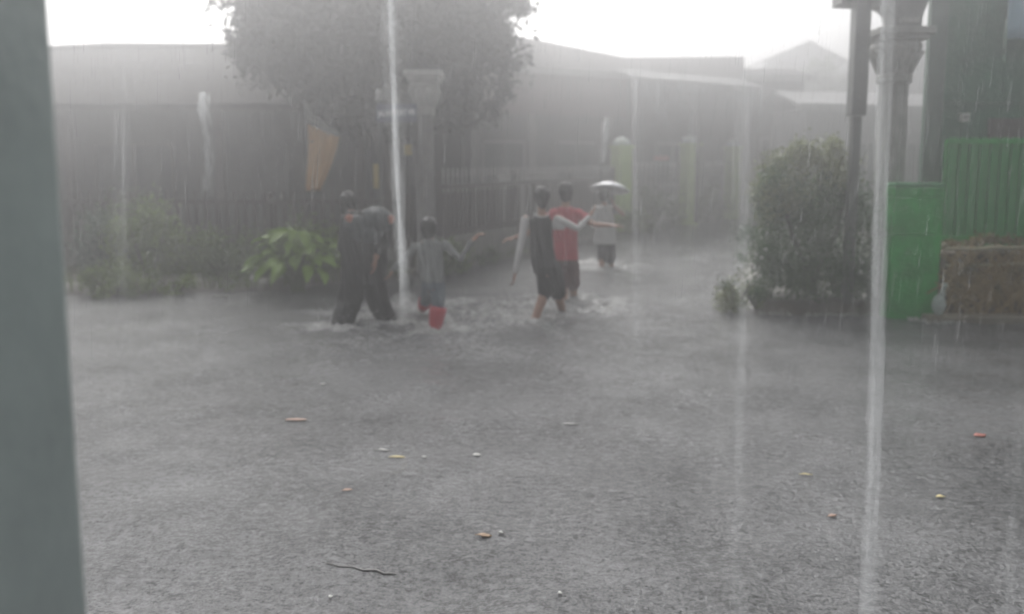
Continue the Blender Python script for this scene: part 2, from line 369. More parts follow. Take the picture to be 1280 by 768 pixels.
# orange cloth awning with pale gathered top, and small yellow signs
M_or = mat('orange_tarpaulin', (.50, .27, .07), .55, .2, 3, .4, 10); M_ye = mat('faded_yellow_board', (.38, .29, .07), .6, .25, 6)
M_wh = mat('dirty_white_cloth', (.55, .55, .53), .7, .15, 6, .3, 20)
YY = 13.9; a0 = at(384, 158, YY)
r = thing('orange_awning', at(400, 236, YY), 'orange tarpaulin sheet hung beside the dark house, left of the walkers', 'tarpaulin')
pts = [(384, 160), (424, 172), (422, 192), (408, 215), (401, 238), (385, 238)]
m = MB(); V = []; rows = 14; cols = 10
edgeL = lambda t: (384 + 1.5 * math.sin(t * 5), 155 + 84 * t); edgeR = lambda t: (425 - 24 * t ** 1.4, 168 + 70 * t)
for i in range(rows + 1):
    t = i / rows; L_ = edgeL(t); R_ = edgeR(t)
    for j in range(cols + 1):
        s_ = j / cols; V.append(at(L_[0] + (R_[0] - L_[0]) * s_, L_[1] + (R_[1] - L_[1]) * s_, YY + .025 * math.sin(s_ * 14 + t)))
Fc = [(i * (cols + 1) + j, i * (cols + 1) + j + 1, (i + 1) * (cols + 1) + j + 1, (i + 1) * (cols + 1) + j) for i in range(rows) for j in range(cols)]
m.add(V, Fc); o = m.build('cloth', M_or, r, smooth=True); so_ = o.modifiers.new('t', 'SOLIDIFY'); so_.thickness = .006
m = MB(); m.tube([at(383, 132, YY), at(387, 148, YY - .05), at(400, 156, YY - .05), at(422, 168, YY - .03)], [.03, .08, .08, .04], 8); m.build('gathered_top', mat('grey_cloth', (.2, .2, .19), .8, .2, 8), r, True)
m = MB(); m.tube([at(383, 128, YY), at(383, 236, YY)] and [Vector((at(383, 128, YY).x - .03, YY + .05, .1)), Vector((at(383, 128, YY).x - .03, YY + .05, at(383, 128, YY).z))], [.03, .03], 8); m.build('pole', M_iron, r)
def board(name, x0, y0, x1, y1, Y_, mt, label, cat, th=.03, pole=True):
    a = at(x0, y0, Y_); b_ = at(x1, y1, Y_)
    r_ = thing(name, (a.x, Y_, .12), label, cat); m = MB(); m.box(a.x, b_.x, Y_, Y_ + th, b_.z, a.z); m.build('panel', mt, r_, bevel=.005)
    if pole:
        m = MB(); m.tube([((a.x + b_.x) / 2, Y_ + th + .03, .12), ((a.x + b_.x) / 2, Y_ + th + .03, a.z - .02)], [.02, .02], 8); m.build('pole', M_iron, r_)
    return r_
board('yellow_board', 466, 205, 476, 236, 13.6, M_ye, 'small faded yellow board on a pole between the tarpaulin and the column', 'sign')
board('yellow_notice', 505, 181, 515, 194, 13.4, M_ye, 'tiny yellow notice on a pole just left of the left column', 'sign')

# ---- fences
def spear_mesh(h):      # ornamental picket, base at origin
    m = MB(); m.tube([(0, 0, 0), (0, 0, h - .16)], [.011, .011], 6, cap=False)
    m.stack([((0, 0, h - .16), .012, .012), ((0, 0, h - .13), .03, .02), ((0, 0, h - .11), .014, .012), ((0, 0, h - .06), .03, .012), ((0, 0, h), .002, .002)], 6); return m
def fence(name, p, q, z0, z1, pitch, label, mt, picks=True, tipmat=None, plinth=.0, railz=None, postpitch=2.2, base_mat=None, bal=None):
    p = Vector((*p, 0)); q = Vector((*q, 0)); d = (q - p); L = d.length; d = d / L
    r_ = thing(name, (p.x, p.y, z0), label, 'fence')
    if plinth:
        m = MB(); wall_between(m, p.xy, q.xy, z0 - .3, z0 + plinth, .16); m.build('plinth', base_mat or M_conc, r_)
    for z in railz:
        m = MB(); m.bar(p + Vector((0, 0, z)), q + Vector((0, 0, z)), .05, .07); m.build('rail', mt, r_)
    k = int(L / postpitch)
    for i in range(k + 1):
        c = p + d * (L * i / k); m = MB(); m.box(c.x - .07, c.x + .07, c.y - .07 + .14, c.y + .07 + .14, z0 - .2, z1 - .05, math.atan2(d.y, d.x)); m.build('post', mt, r_, bevel=.01)
    n_ = int(L / pitch); me = spear_mesh(z1 - railz[-1] + .12).mesh('picket', tipmat or mt)
    bm_ = MB(); bm_.box(-.035, .035, -.018, .018, 0, railz[-1] - z0 - plinth - .03); me2 = bm_.mesh('baluster', mt)
    for i in range(n_):
        c = p + d * ((i + .5) * pitch); jit = rnd.uniform(-.01, .01)
        inst('picket', me, (c.x, c.y - .03, railz[-1] - .1), r_, (0, rnd.uniform(-.03, .03), math.atan2(d.y, d.x)))
        if bal and not (i in bal): inst('baluster', me2, (c.x + jit, c.y, z0 + plinth), r_, (0, 0, math.atan2(d.y, d.x)))
    return r_
fence('railing_fence', (gx(552, 13.4, 1), 13.4), (gx(765, 20.6, 1), 20.6), .1, 1.75, .15, 'long dark railing fence with pale spear tips behind the walkers', M_dark, tipmat=M_orn, plinth=.5, railz=[.68, 1.45], bal={19, 20, 22, 24} )
# left dark fence
fence('picket_fence', (-11.0, 13.3), (gx(508, 13.1, 1), 13.1), .1, 1.4, .16, 'dark picket fence behind the weeds on the left bank', M_dark, plinth=.35, railz=[.55, 1.22], bal={-1})
# pale garden wall seen between balusters
r = thing('garden_wall', (1, 19.2, .1), 'pale low garden wall glimpsed through the dark railing fence', 'wall')
m = MB(); wall_between(m, (-.3, 17.6), (1.1, 20.0), .1, 1.5, .15); m.build('masonry', M_grey, r)
m = MB(); wall_between(m, (-.33, 17.56), (1.13, 19.97), 1.503, 1.58, .22); m.build('coping', M_conc, r)

# ---- pale columns with flared capitals
def column(name, cx, cy, z0, ztop, rad, label, sq=.6, mt=None, ms=None):
    mt = mt or M_stone; r_ = thing(name, (cx, cy, z0), label, 'column', 'gate columns with flared capitals')
    cap = ztop - .62; m = MB()
    seg = 48; rings_ = []
    V = []; zs = [z0 + .0, z0 + .5, z0 + 1.2, cap - .2, cap - .02]; rr = [rad * 1.12, rad * 1.08, rad * 1.04, rad, rad]
    for z, R in zip(zs, rr):
        for k in range(seg):
            a = 2 * math.pi * k / seg; f = 1 - .07 * (1 if k % 4 in (0, 1) else 0); V.append((cx + R * f * math.cos(a), cy + R * f * math.sin(a), z))
    Fc = [(i * seg + k, i * seg + (k + 1) % seg, (i + 1) * seg + (k + 1) % seg, (i + 1) * seg + k) for i in range(len(zs) - 1) for k in range(seg)]
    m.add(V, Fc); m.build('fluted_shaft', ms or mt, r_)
    m = MB()
    m.stack([((cx, cy, cap - .03), rad * 1.12, rad * 1.12), ((cx, cy, cap), rad * 1.2, rad * 1.2), ((cx, cy, cap + .03), rad * 1.1, rad * 1.1), ((cx, cy, cap + .05), rad * 1.22, rad * 1.22), ((cx, cy, cap + .08), rad * 1.1, rad * 1.1)], 32)
    m.build('neck_ring', mt, r_, True)
    m = MB(); m.stack([((cx, cy, cap + .08), rad * 1.08, rad * 1.08), ((cx, cy, cap + .2), rad * 1.12, rad * 1.12), ((cx, cy, cap + .3), rad * 1.3, rad * 1.3), ((cx, cy, cap + .36), rad * 1.62, rad * 1.62), ((cx, cy, cap + .41), rad * 1.74, rad * 1.74), ((cx, cy, cap + .45), rad * 1.66, rad * 1.66), ((cx, cy, cap + .47), rad * 1.4, rad * 1.4)], 32)
    bell = m.build('bell', mt, r_, True)
    for k in range(8):
        a = 2 * math.pi * (k + .5) / 8; m = MB(); P = []; Rr = []
        for t, o_, w_ in ((.1, 1.1, .02), (.2, 1.18, .05), (.28, 1.4, .05), (.35, 1.68, .035), (.33, 1.82, .018)):
            P.append((cx + rad * o_ * math.cos(a), cy + rad * o_ * math.sin(a), cap + t)); Rr.append(w_)
        m.tube(P, Rr, 8); m.build('acanthus_leaf', mt, r_, True)
    m = MB(); m.box(cx - sq / 2 * .86, cx + sq / 2 * .86, cy - sq / 2 * .86, cy + sq / 2 * .86, cap + .472, cap + .53)
    m.box(cx - sq / 2, cx + sq / 2, cy - sq / 2, cy + sq / 2, cap + .532, ztop); m.build('abacus', mt, r_, bevel=.012)
    return r_
CY = 10.2; cxr = gx(1118, CY, 3)
column('ornate_column', cxr, CY, .1, gz(38, CY), .175, 'ornate fluted column beside the green pedestal, its flared capital against the sky', .66)
LY = 12.3; cxl = gx(531, LY, 2.5)
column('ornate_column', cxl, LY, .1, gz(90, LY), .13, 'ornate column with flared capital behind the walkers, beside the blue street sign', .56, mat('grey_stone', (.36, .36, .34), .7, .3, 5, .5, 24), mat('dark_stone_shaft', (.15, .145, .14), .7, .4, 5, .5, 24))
# arch above right column
r = thing('gate_arch', (cxr, CY, gz(38, CY)), 'grey arched gate head resting on the right ornate column', 'arch')
zt = gz(38, CY) + .003; m = MB(); xi = gx(1105, CY, 3.6); xl = gx(1045, CY, 3.6); zl = gz(9, CY); xr_ = gx(1160, CY, 3.6)
xi = gx(1111, CY, 3.6); prof = [(xi, zt)] + [(xi - (1 - math.cos(a)) ** 1.6 * (xi - gx(1082, CY, 3.6)), zt + (zl - zt) * math.sin(a)) for a in np.linspace(.1, math.pi / 2, 10)] + [(xl, zl + .01), (xl, zl + .6), (xr_, zl + .6), (xr_ - .02, zt + .5), (xr_ - .14, zt + .15), (xr_ - .15, zt)]
nn = len(prof); V = [(x, CY - .15, z) for x, z in prof] + [(x, CY + .15, z) for x, z in prof]
m.add(V, [tuple(range(nn)), tuple(reversed(range(nn, 2 * nn)))] + [(i, (i + 1) % nn + 0, (i + 1) % nn + nn, i + nn) for i in range(nn)]); m.build('arch_panel', mat('grey_arch_plaster', (.17, .17, .165), .7, .2, 3, .3, 20), r)
m = MB(); m.box(xi + .05, xr_ - .2, CY - .19, CY + .19, zt + .06, zt + .12); m.build('moulding', M_stone, r)
# utility pole (thick upper section, thinner lower)
M_pole = mat('dark_steel_pole', (.09, .095, .09), .5, .25, 4, .2, 20)
pxx = gx(1071, 9.95, 2.6); r = thing('utility_pole', (pxx, 9.95, .1), 'tall dark square pole rising out of the big bush', 'pole')
zj = gz(145, 9.95); m = MB(); m.box(pxx - .055, pxx + .055, 9.9, 10.01, .05, zj); m.build('lower_section', M_pole, r, bevel=.008)
m = MB(); m.box(pxx - .09, pxx + .09, 9.86, 10.04, zj, 5.0); m.build('upper_section', M_pole, r, bevel=.008)

# ---- blue street sign hung beside the left column
M_sign = mat('dark_blue_sign_paint', (.05, .065, .12), .4, .15, 4); M_let = mat('white_sign_lettering', (.8, .8, .8), .5, .05, 4)
SY = 12.0; a = at(470, 130, SY); b_ = at(521, 153, SY)
r = thing('street_sign', (a.x, SY, .1), 'dark blue street sign with white lettering fixed left of the far ornate column', 'sign')
m = MB(); m.box(a.x, b_.x, SY, SY + .02, b_.z, a.z); m.build('plate', M_sign, r, bevel=.004)
cu = bpy.data.curves.new('t', 'FONT'); cu.body = 'JALAN PORT VIII'; cu.size = .095; cu.extrude = .002; cu.align_x = 'CENTER'; cu.align_y = 'CENTER'; cu.offset = .003
to = bpy.data.objects.new('t', cu); COL.objects.link(to); dg = bpy.context.evaluated_depsgraph_get(); dg.update()
tm = bpy.data.meshes.new_from_object(to.evaluated_get(dg)); bpy.data.objects.remove(to); tm.materials.clear(); tm.materials.append(M_let)
w_ = max(v.co.x for v in tm.vertices) * 2; lt = link('lettering', tm, r); lt.location = (((a.x + b_.x) / 2) - r.location.x, -.006, (a.z + b_.z) / 2 - .1 + .0); lt.rotation_euler = (math.radians(90), -.05, 0); lt.scale = ((b_.x - a.x) * .9 / w_, 1.2, 1)
m = MB(); m.tube([(a.x + .04, SY + .035, .1), (a.x + .04, SY + .035, at(0, 118, SY).z)], [.022, .022], 10); pl_ = m.build('post', M_pole, r)
m = MB(); m.ell((a.x + .04, SY + .035, at(0, 116, SY).z), (.05, .05, .06)); m.ell((a.x + .03, SY + .03, at(0, 126, SY).z + .03), (.045, .04, .04)); m.build('finial', M_orn, r, True)

# ---- long house on the far side
def P3(px, py, Y_): return at(px, py, Y_)
r = thing('long_house', (2, 24, .1), 'long low house with sagging roof and maroon veranda wall beyond the railing fence', 'house')
E = [P3(545, 78, 21.2), P3(650, 84, 22), P3(790, 93, 24), P3(930, 101, 26)]
R_ = [P3(590, 34, 24.5), P3(655, 47, 25.2), P3(780, 72, 27), P3(930, 71, 29.5)]
m = MB(); strip(m, E, R_, .1); rf = m.build('roof', M_roofL, r)
BK = [v + Vector((-1, 4, -.9)) for v in R_]; m = MB(); strip(m, R_, BK, .1); m.build('rear_roof', M_roofL, r)
for i in range(3):
    m = MB(); m.bar(E[i] + Vector((0, -.04, -.06)), E[i + 1] + Vector((0, -.04, -.06)), .04, .17); m.build('fascia', M_fascia, rf)
wp, wq = (E[0].x + .1, E[0].y + .8), (E[3].x - .1, E[3].y + .8)
m = MB(); wall_between(m, wp, wq, .1, 4.35); m.build('wall', M_wallL, r)
m = MB(); wall_between(m, (E[0].x, E[0].y + .12), (P3(785, 0, 24).x, 24.0), 3.15, 4.3, .1); m.build('veranda_band', M_maroon, r)
for t in (.3, 2.6, 5.0):
    c = Vector(wp).lerp(Vector(wq), t / 9.7); m = MB(); m.box(c.x - .1, c.x + .1, c.y - .72, c.y - .52, .1, 3.15); m.build('veranda_post', M_conc, r)
for t in (1.2, 3.6, 7.2): window(r, wp, wq, t, t + 1.3, 1.1, 2.4)
door(r, wp, wq, 5.6, 6.5, .15, 2.4)
# corrugated awning in front of it
r = thing('zinc_awning', (5, 22.5, .1), 'corrugated zinc awning with rain spilling from its edge, in front of the long house', 'awning')
A0, A1 = P3(792, 96, 21.5), P3(955, 109, 24); B0, B1 = A0 + Vector((-.2, 2.0, .42)), A1 + Vector((-.2, 2.0, .42))
corr(A0, A1, B0, B1, .12, .02).build('corrugated_sheet', M_zinc, r)
for t in (.02, .5, .98):
    c = A0.lerp(A1, t) + Vector((0, .3, 0)); m = MB(); m.box(c.x - .05, c.x + .05, c.y, c.y + .1, .1, c.z - .02); m.build('post', M_dark, r)
m = MB(); m.bar(A0 + Vector((0, .3, -.06)), A1 + Vector((0, .3, -.06)), .06, .09); m.build('beam', M_dark, r)

# ---- stepped grey house, dark flat-roofed house, farther ones
def simple_house(name, label, x0, x1, ytop, yb, Y_, depth, wallm, roofm, eave=.25, roofh=.9, ov=.3, wins=(), gable=False, fascia=True):
    a = at(x0, ytop, Y_); b_ = at(x1, yb, Y_); r_ = thing(name, ((a.x + b_.x) / 2, Y_, .1), label, 'house')
    m = MB(); m.box(a.x, b_.x, Y_, Y_ + depth, .05, min(a.z, b_.z)); m.build('wall', wallm, r_)
    m = MB(); e0 = Vector((a.x - ov, Y_ - ov, a.z)); e1 = Vector((b_.x + ov, Y_ - ov, b_.z))
    if gable:
        mid = (e0 + e1) / 2 + Vector((0, 0, roofh))
        strip(m, [e0, mid, e1], [e0 + Vector((0, depth + 2 * ov, 0)), mid + Vector((0, depth + 2 * ov, 0)), e1 + Vector((0, depth + 2 * ov, 0))], .12)
        g_ = MB(); g_.add([(a.x, Y_, a.z - .01), (b_.x, Y_, b_.z - .01), (mid.x, Y_, mid.z - .12), (a.x, Y_ + .1, a.z - .01), (b_.x, Y_ + .1, b_.z - .01), (mid.x, Y_ + .1, mid.z - .12)], [(0, 1, 2), (5, 4, 3), (0, 3, 4, 1), (1, 4, 5, 2), (2, 5, 3, 0)]); g_.build('gable', wallm, r_)
    else:
        strip(m, [e0, e1], [e0 + Vector((0, depth / 2, roofh)), e1 + Vector((0, depth / 2, roofh))], .1)
        strip(m, [e0 + Vector((0, depth / 2 + .02, roofh)), e1 + Vector((0, depth / 2 + .02, roofh))], [e0 + Vector((0, depth, 0)), e1 + Vector((0, depth, 0))], .1)
    rf_ = m.build('roof', roofm, r_)
    if fascia and not gable:
        m = MB(); m.bar(e0 + Vector((0, -.03, -.07)), e1 + Vector((0, -.03, -.07)), .04, .2); m.build('fascia', M_fascia, rf_)
    for (t0, t1, z0, z1) in wins: window(r_, (a.x, Y_), (b_.x, Y_), t0, t1, z0, z1)
    return r_
M_lilac = mat('bluish_shutter', (.14, .14, .2), .6, .15, 2)
simple_house('stepped_house', 'grey house with a stepped end wall between the zinc awning and the dark roofed house', 935, 1006, 96, 96, 27, 5, M_wallL, M_roofL, roofh=.5, wins=[(.5, 1.2, 1.2, 2.6)], fascia=True)
r = simple_house('dark_roofed_house', 'house with a low dark roof and pale fascia behind the utility pole', 1008, 1185, 131, 136, 24, 5, mat('mid_grey_plaster', (.17, .17, .17), .8, .2, 1.2, .2, 15), mat('dark_roof_sheet', (.10, .10, .10), .5, .3, 2), roofh=.6, wins=[(.5, 1.0, .9, 2.4), (1.5, 2.2, .9, 2.4), (3.0, 3.6, .9, 2.4)])
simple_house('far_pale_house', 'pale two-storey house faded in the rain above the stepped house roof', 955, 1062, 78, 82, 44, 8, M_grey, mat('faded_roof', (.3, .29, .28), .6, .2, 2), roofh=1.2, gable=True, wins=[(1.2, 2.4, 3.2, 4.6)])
simple_house('far_gabled_house', 'pale gabled house seen between the right column and the green boarded building', 1126, 1215, 75, 75, 34, 8, M_grey, M_zinc, roofh=1.1, gable=True, wins=[(.8, 1.6, 3.0, 4.2)])

# ---- domed green gate pillars with low hedges and white railings between
M_gp = mat('pale_green_paint', (.38, .52, .13), .65, .2, 2.5, .2, 20)
def pillar(cx, cy, wd, h, label):
    r_ = thing('gate_pillar', (cx, cy, .05), label, 'pillar', 'pale green pillars with domed tops')
    m = MB(); m.box(cx - wd / 2, cx + wd / 2, cy - wd / 2, cy + wd / 2, .0, h - .22, .5); m.build('shaft', M_gp, r_, bevel=.015)
    m = MB(); m.box(cx - wd / 2 - .04, cx + wd / 2 + .04, cy - wd / 2 - .04, cy + wd / 2 + .04, h - .3, h - .24, .5); m.build('band', M_gp, r_)
    m = MB(); m.stack([((cx, cy, h - .218), wd * .56, wd * .56), ((cx, cy, h - .15), wd * .54, wd * .54), ((cx, cy, h - .07), wd * .42, wd * .42), ((cx, cy, h - .02), wd * .22, wd * .22), ((cx, cy, h), .02, .02)], 20); m.build('dome', mat('pale_dome_paint', (.6, .66, .6), .6, .15, 4), r_, True)
pillar(gx(777, 21.4, 2), 21.4, .42, gz(171, 21.4), 'domed pale green pillar nearest the umbrella, at the end of the railing')
pillar(gx(862, 23.6, 2), 23.6, .42, gz(169, 23.6), 'domed pale green pillar in the middle of the three')
pillar(gx(916, 26.0, 2), 26.0, .38, gz(174, 26.0), 'domed pale green pillar farthest off, by the right bush')
M_white = mat('white_metal_paint', (.6, .6, .58), .5, .1, 4)
def low_rail(p, q, label):
    p = Vector((*p, 0)); q = Vector((*q, 0)); r_ = thing('low_railing', (p.x, p.y, .1), label, 'railing'); L = (q - p).length
    for z in (.9, 1.45): m = MB(); m.bar(p + Vector((0, 0, z)), q + Vector((0, 0, z)), .04, .05); m.build('rail', M_iron, r_)
    me = spear_mesh(1.75).mesh('bar', M_white)
    for i in range(int(L / .2)):
        c = p.lerp(q, (i + .5) * .2 / L); inst('bar', me, (c.x, c.y, .1), r_)
low_rail((gx(880, 24.3, 1), 24.3), (gx(905, 25.6, 1), 25.6), 'short white-tipped railing between the two farther green pillars')
low_rail((gx(793, 21.9, 1), 21.9), (gx(846, 23.1, 1), 23.1), 'white-tipped railing between the nearest and middle green pillars')
board('pink_board', 818, 195, 836, 201, 23.2, mat('faded_pink', (.5, .22, .2), .6, .1, 4), 'small faded pink board above the railing between two green pillars', 'sign')
# white feather banner
BY = 19.0; r = thing('feather_banner', (gx(757, BY, 0), BY, .1), 'narrow white feather banner on a pole behind the umbrella', 'banner')
V = []; rows = 16
for i in range(rows + 1):
    t = i / rows; xc = 758 - 5 * t; wv = 4.6 * math.sin(math.pi * min(1, (t * .93 + .07))) ** .5 * (1 - .35 * t) * (.55 if .5 < t < .6 else 1)
    for j in range(4): V.append(at(xc - wv + 2 * wv * j / 3, 147 + 60 * t, BY + .04 * math.sin(j * 2 + t * 9)))
m = MB(); m.add(V, [(i * 4 + j, i * 4 + j + 1, i * 4 + j + 5, i * 4 + j + 4) for i in range(rows) for j in range(3)]); o = m.build('cloth', mat('white_banner_cloth', (.8, .8, .8), .6, .05, 4), r, True); o.modifiers.new('t', 'SOLIDIFY').thickness = .006
pb = at(758, 146, BY); m = MB(); m.tube([(pb.x - .12, BY + .06, .1), (pb.x - .1, BY + .06, 1.8), (pb.x + .0, BY + .06, pb.z)], [.015, .012, .008], 6); m.build('pole', M_iron, r)

# ---- right side: green pedestal, green boarded building, slat gate, planter
M_green = mat('bright_green_paint', (.003, .26, .03), .8, .4, 2.6, .4, 22, col2=(.01, .42, .055), spec=.25); M_green2 = mat('dark_green_paint', (.008, .10, .045), .7, .3, 3, .3, 20)
M_gslat = mat('green_slat_paint', (.006, .24, .035), .6, .2, 5)
PY = 9.55; x0 = gx(1114, PY, .8); x1 = gx(1176, PY, .8); zt = gz(229, PY)
r = thing('green_pedestal', ((x0 + x1) / 2, PY, 0), 'green painted masonry pedestal standing in the water right of the big bush', 'pedestal')
m = MB(); m.box(x0, x1, PY, PY + .22, -.25, zt - .62); m.build('lower_block', M_green, r, bevel=.012)
m = MB(); m.box(x0 + .002, x1 - .002, PY + .002, PY + .218, zt - .617, zt - .17); m.build('middle_block', M_green, r, bevel=.012)
m = MB(); m.box(x0, x1, PY, PY + .22, zt - .168, zt - .05); m.build('upper_block', M_green, r, bevel=.012)
m = MB(); m.box(x0 - .003, x1 + .003, PY - .003, PY + .223, zt - .048, zt); m.build('cap', mat('worn_green_top', (.02, .2, .06), .7, .4, 4), r, bevel=.01)
WY = 10.9; xa = gx(1157, WY, 3); r = thing('boarded_building', (xa, WY, .1), 'tall dark green boarded building at the right edge', 'building')
bw = .26; kx = xa; i = 0; me_cache = {}
zlo = 1.75
while kx < 9.2:
    cxp = kx + bw / 2
    m = MB(); ztop = 4.6; hit = abs(640 + F * (kx + bw) / WY * 1.0 - 1236) < 13
    m.box(kx, kx + bw - (.03 if hit else .004), WY, WY + .03, .05, ztop); m.build('board', M_green2, r)
    if hit:
        xg_ = kx + bw - .028; m = MB(); m.box(xg_, xg_ + .026, WY + .004, WY + .024, .05, gz(76, WY)); m.box(xg_, xg_ + .026, WY + .004, WY + .024, gz(68, WY), gz(61, WY)); m.box(xg_, xg_ + .026, WY + .004, WY + .024, gz(25, WY), ztop); m.build('filler_strip', M_green2, r)
    kx += bw; i += 1
m = MB(); m.box(9.21, 17, WY, WY + .2, .05, 6.2); m.box(9.3, 17, WY + 5, WY + 5.2, .05, 6.2); m.box(16.8, 17, WY + .21, WY + 4.99, .05, 6.2); m.build('wall', M_green2, r)  # unseen extension, added and made tall to keep skylight off the right-hand water
for z in (1.2, 2.65): 
    m = MB(); m.box(xa, 9.2, WY - .06, WY - .003, z, z + .1); m.build('cross_rail', M_green2, r)
m = MB(); m.box(xa - .03, xa + .2, WY - .12, WY - .063, .05, 5.0); m.build('corner_post', mat('grey_green_post', (.07, .11, .09), .6, .2, 4), r, bevel=.01)
m = MB(); xw = gx(1234, WY, 2.3); m.box(xw, xw + 1.1, WY - .05, WY - .004, 2.15, 2.45); m.build('vent_panel', mat('brown_panel', (.07, .055, .05), .6, .2, 4), r)
# small white box on the boards and blue sheet
a = at(1205, 147, WY - .1); r = thing('white_box', (a.x, WY - .1, a.z - .05), 'small white box fixed high on the green boards', 'box')
m = MB(); m.box(a.x - .05, a.x + .05, WY - .15, WY - .06, a.z - .05, a.z + .05); m.build('case', M_white, r, bevel=.006); m = MB(); m.box(a.x - .035, a.x + .035, WY - .158, WY - .152, a.z - .03, a.z + .03); m.build('cover', M_fascia, r)
a = at(1259, 49, WY - .35); r = thing('blue_sheet', (a.x, WY - .35, a.z), 'pale blue sheet hanging at the top right corner above the gate', 'sheet')
V = [];
for i in range(9):
    for j in range(9): V.append((a.x + j * .15, WY - .35 + .03 * math.sin(j * 1.7 + i * .4), a.z + i * .15 + .01 * math.sin(j * 1.3)))
m = MB(); m.add(V, [(i * 9 + j, i * 9 + j + 1, i * 9 + j + 10, i * 9 + j + 9) for i in range(8) for j in range(8)]); o = m.build('cloth', mat('pale_blue_plastic', (.22, .36, .45), .4, .1, 3), r, True); o.modifiers.new('t', 'SOLIDIFY').thickness = .005
m = MB(); m.bar((a.x - .1, WY - .36, a.z + 1.22), (a.x + 1.4, WY - .36, a.z + 1.22), .04); m.build('hanging_rail', M_pole, r)
# green slat gate
GY = 10.35; xg = gx(1180, GY, 1.5); r = thing('slat_gate', (xg, GY, .1), 'bright green gate of vertical slats behind the brown planter', 'gate')
sl = MB(); sl.box(-.045, .045, -.012, .012, 0, gz(172, GY) - .2); sme = sl.mesh('slat', M_gslat)
for k in range(28): inst('slat', sme, (xg + .08 + k * .132, GY, .2), r, (0, 0, rnd.uniform(-.06, .06)))
ba = MB(); ba.box(xg, 9, GY + .035, GY + .05, .1, gz(176, GY)); ba.build('backing_sheet', M_green, r)
for z in (gz(180, GY), gz(300, GY)): m = MB(); m.box(xg - .02, 9, GY - .04, GY - .014, z, z + .06); m.build('rail', M_green, r)
# planter of woven twigs with dry creeper
M_twig = mat('dry_brown_twigs', (.24, .155, .05), .8, .35, 8); M_soil = mat('dark_basket_core', (.065, .042, .02), .9, .3, 6, .5, 20); M_rim = mat('pale_rim_wood', (.30, .27, .18), .7, .25, 6)
QY = 9.5; x0 = gx(1182, QY, .5); x1 = x0 + 1.6; ztp = gz(312, QY)
r = thing('twig_planter', ((x0 + x1) / 2, QY, 0), 'brown woven twig planter overgrown with dry creeper at the right edge', 'planter')
m = MB(); m.box(x0 + .03, x1, QY + .03, QY + .6, -.2, ztp - .05); m.build('core', M_soil, r, bevel=.03)
tm_ = MB(); tm_.tube([(0, 0, -.5), (.015, -.012, -.15), (-.01, -.02, .2), (0, 0, .5)], [.009, .011, .009, .006], 5); tme = tm_.mesh('twig', M_twig)
for k in range(230):
    x = rnd.uniform(x0 + .05, x1 - .05); z = rnd.uniform(.12, ztp - .1); s_ = rnd.uniform(.25, .75)
    inst('twig', tme, (x, QY + .015 - rnd.uniform(0, .03), z), r, (rnd.uniform(-.08, .08), rnd.choice((-1, 1)) * rnd.uniform(.2, 1.1), 0), (1, 1, s_))
for k, z in enumerate((ztp, ztp - .2)):
    m = MB(); m.tube([(x0 + t * (x1 - x0), QY - .01 + .008 * math.sin(t * 17 + k), z + .008 * math.sin(t * 23 + k * 2) + .05 * t) for t in np.linspace(0, 1, 14)], [.024 - .01 * k] * 14, 7); m.build('rim', M_rim, r, True)
V, Fq, T = foliage(2600, [((x0 + .8, QY + .28, ztp + .03), (.8, .3, .10)), ((x0 + .85, QY - .02, ztp - .3), (.8, .06, .3))], .05, 5, clumps=70)
V = V - np.array(r.location); link('creeper', np_mesh('creeper', V, Fq, leafmat('dry_creeper_leaves', (.09, .07, .02), (.22, .16, .05)), T), r)
# kerb step below
r = thing('concrete_step', (5.8, 9.3, 0), 'low concrete step at the waterline below the planter and gate', 'step')
m = MB(); m.box(gx(1158, 9.35, 0), 9, 9.28, 9.49, -.2, .07); m.build('slab', mat('muddy_concrete', (.16, .14, .10), .5, .3, 4, .4, 20), r, bevel=.02)
# crumpled plastic bag
a = at(1176, 372, 9.35); r = thing('plastic_bag', (a.x, 9.38, .06), 'crumpled pale plastic bag between the pedestal and the planter', 'bag')
m = MB(); m.ell((a.x, 9.38, .19), (.075, .07, .13)); m.ell((a.x + .03, 9.37, .33), (.035, .03, .06)); m.tube([(a.x + .03, 9.37, .36), (a.x + .05, 9.36, .43)], [.015, .03], 8)
bm_bag = bpy.data.materials.new('clear_plastic'); bm_bag.use_nodes = True; bb = bm_bag.node_tree.nodes['Principled BSDF']; bb.inputs['Base Color'].default_value = (.5, .58, .55, 1); bb.inputs['Roughness'].default_value = .25; bb.inputs['Alpha'].default_value = .6
o = remeshed(m, 'bag_film', bm_bag, .012, r, 1)
for v in o.data.vertices: v.co += Vector((rnd.uniform(-1, 1), rnd.uniform(-1, 1), rnd.uniform(-1, 1))) * .006

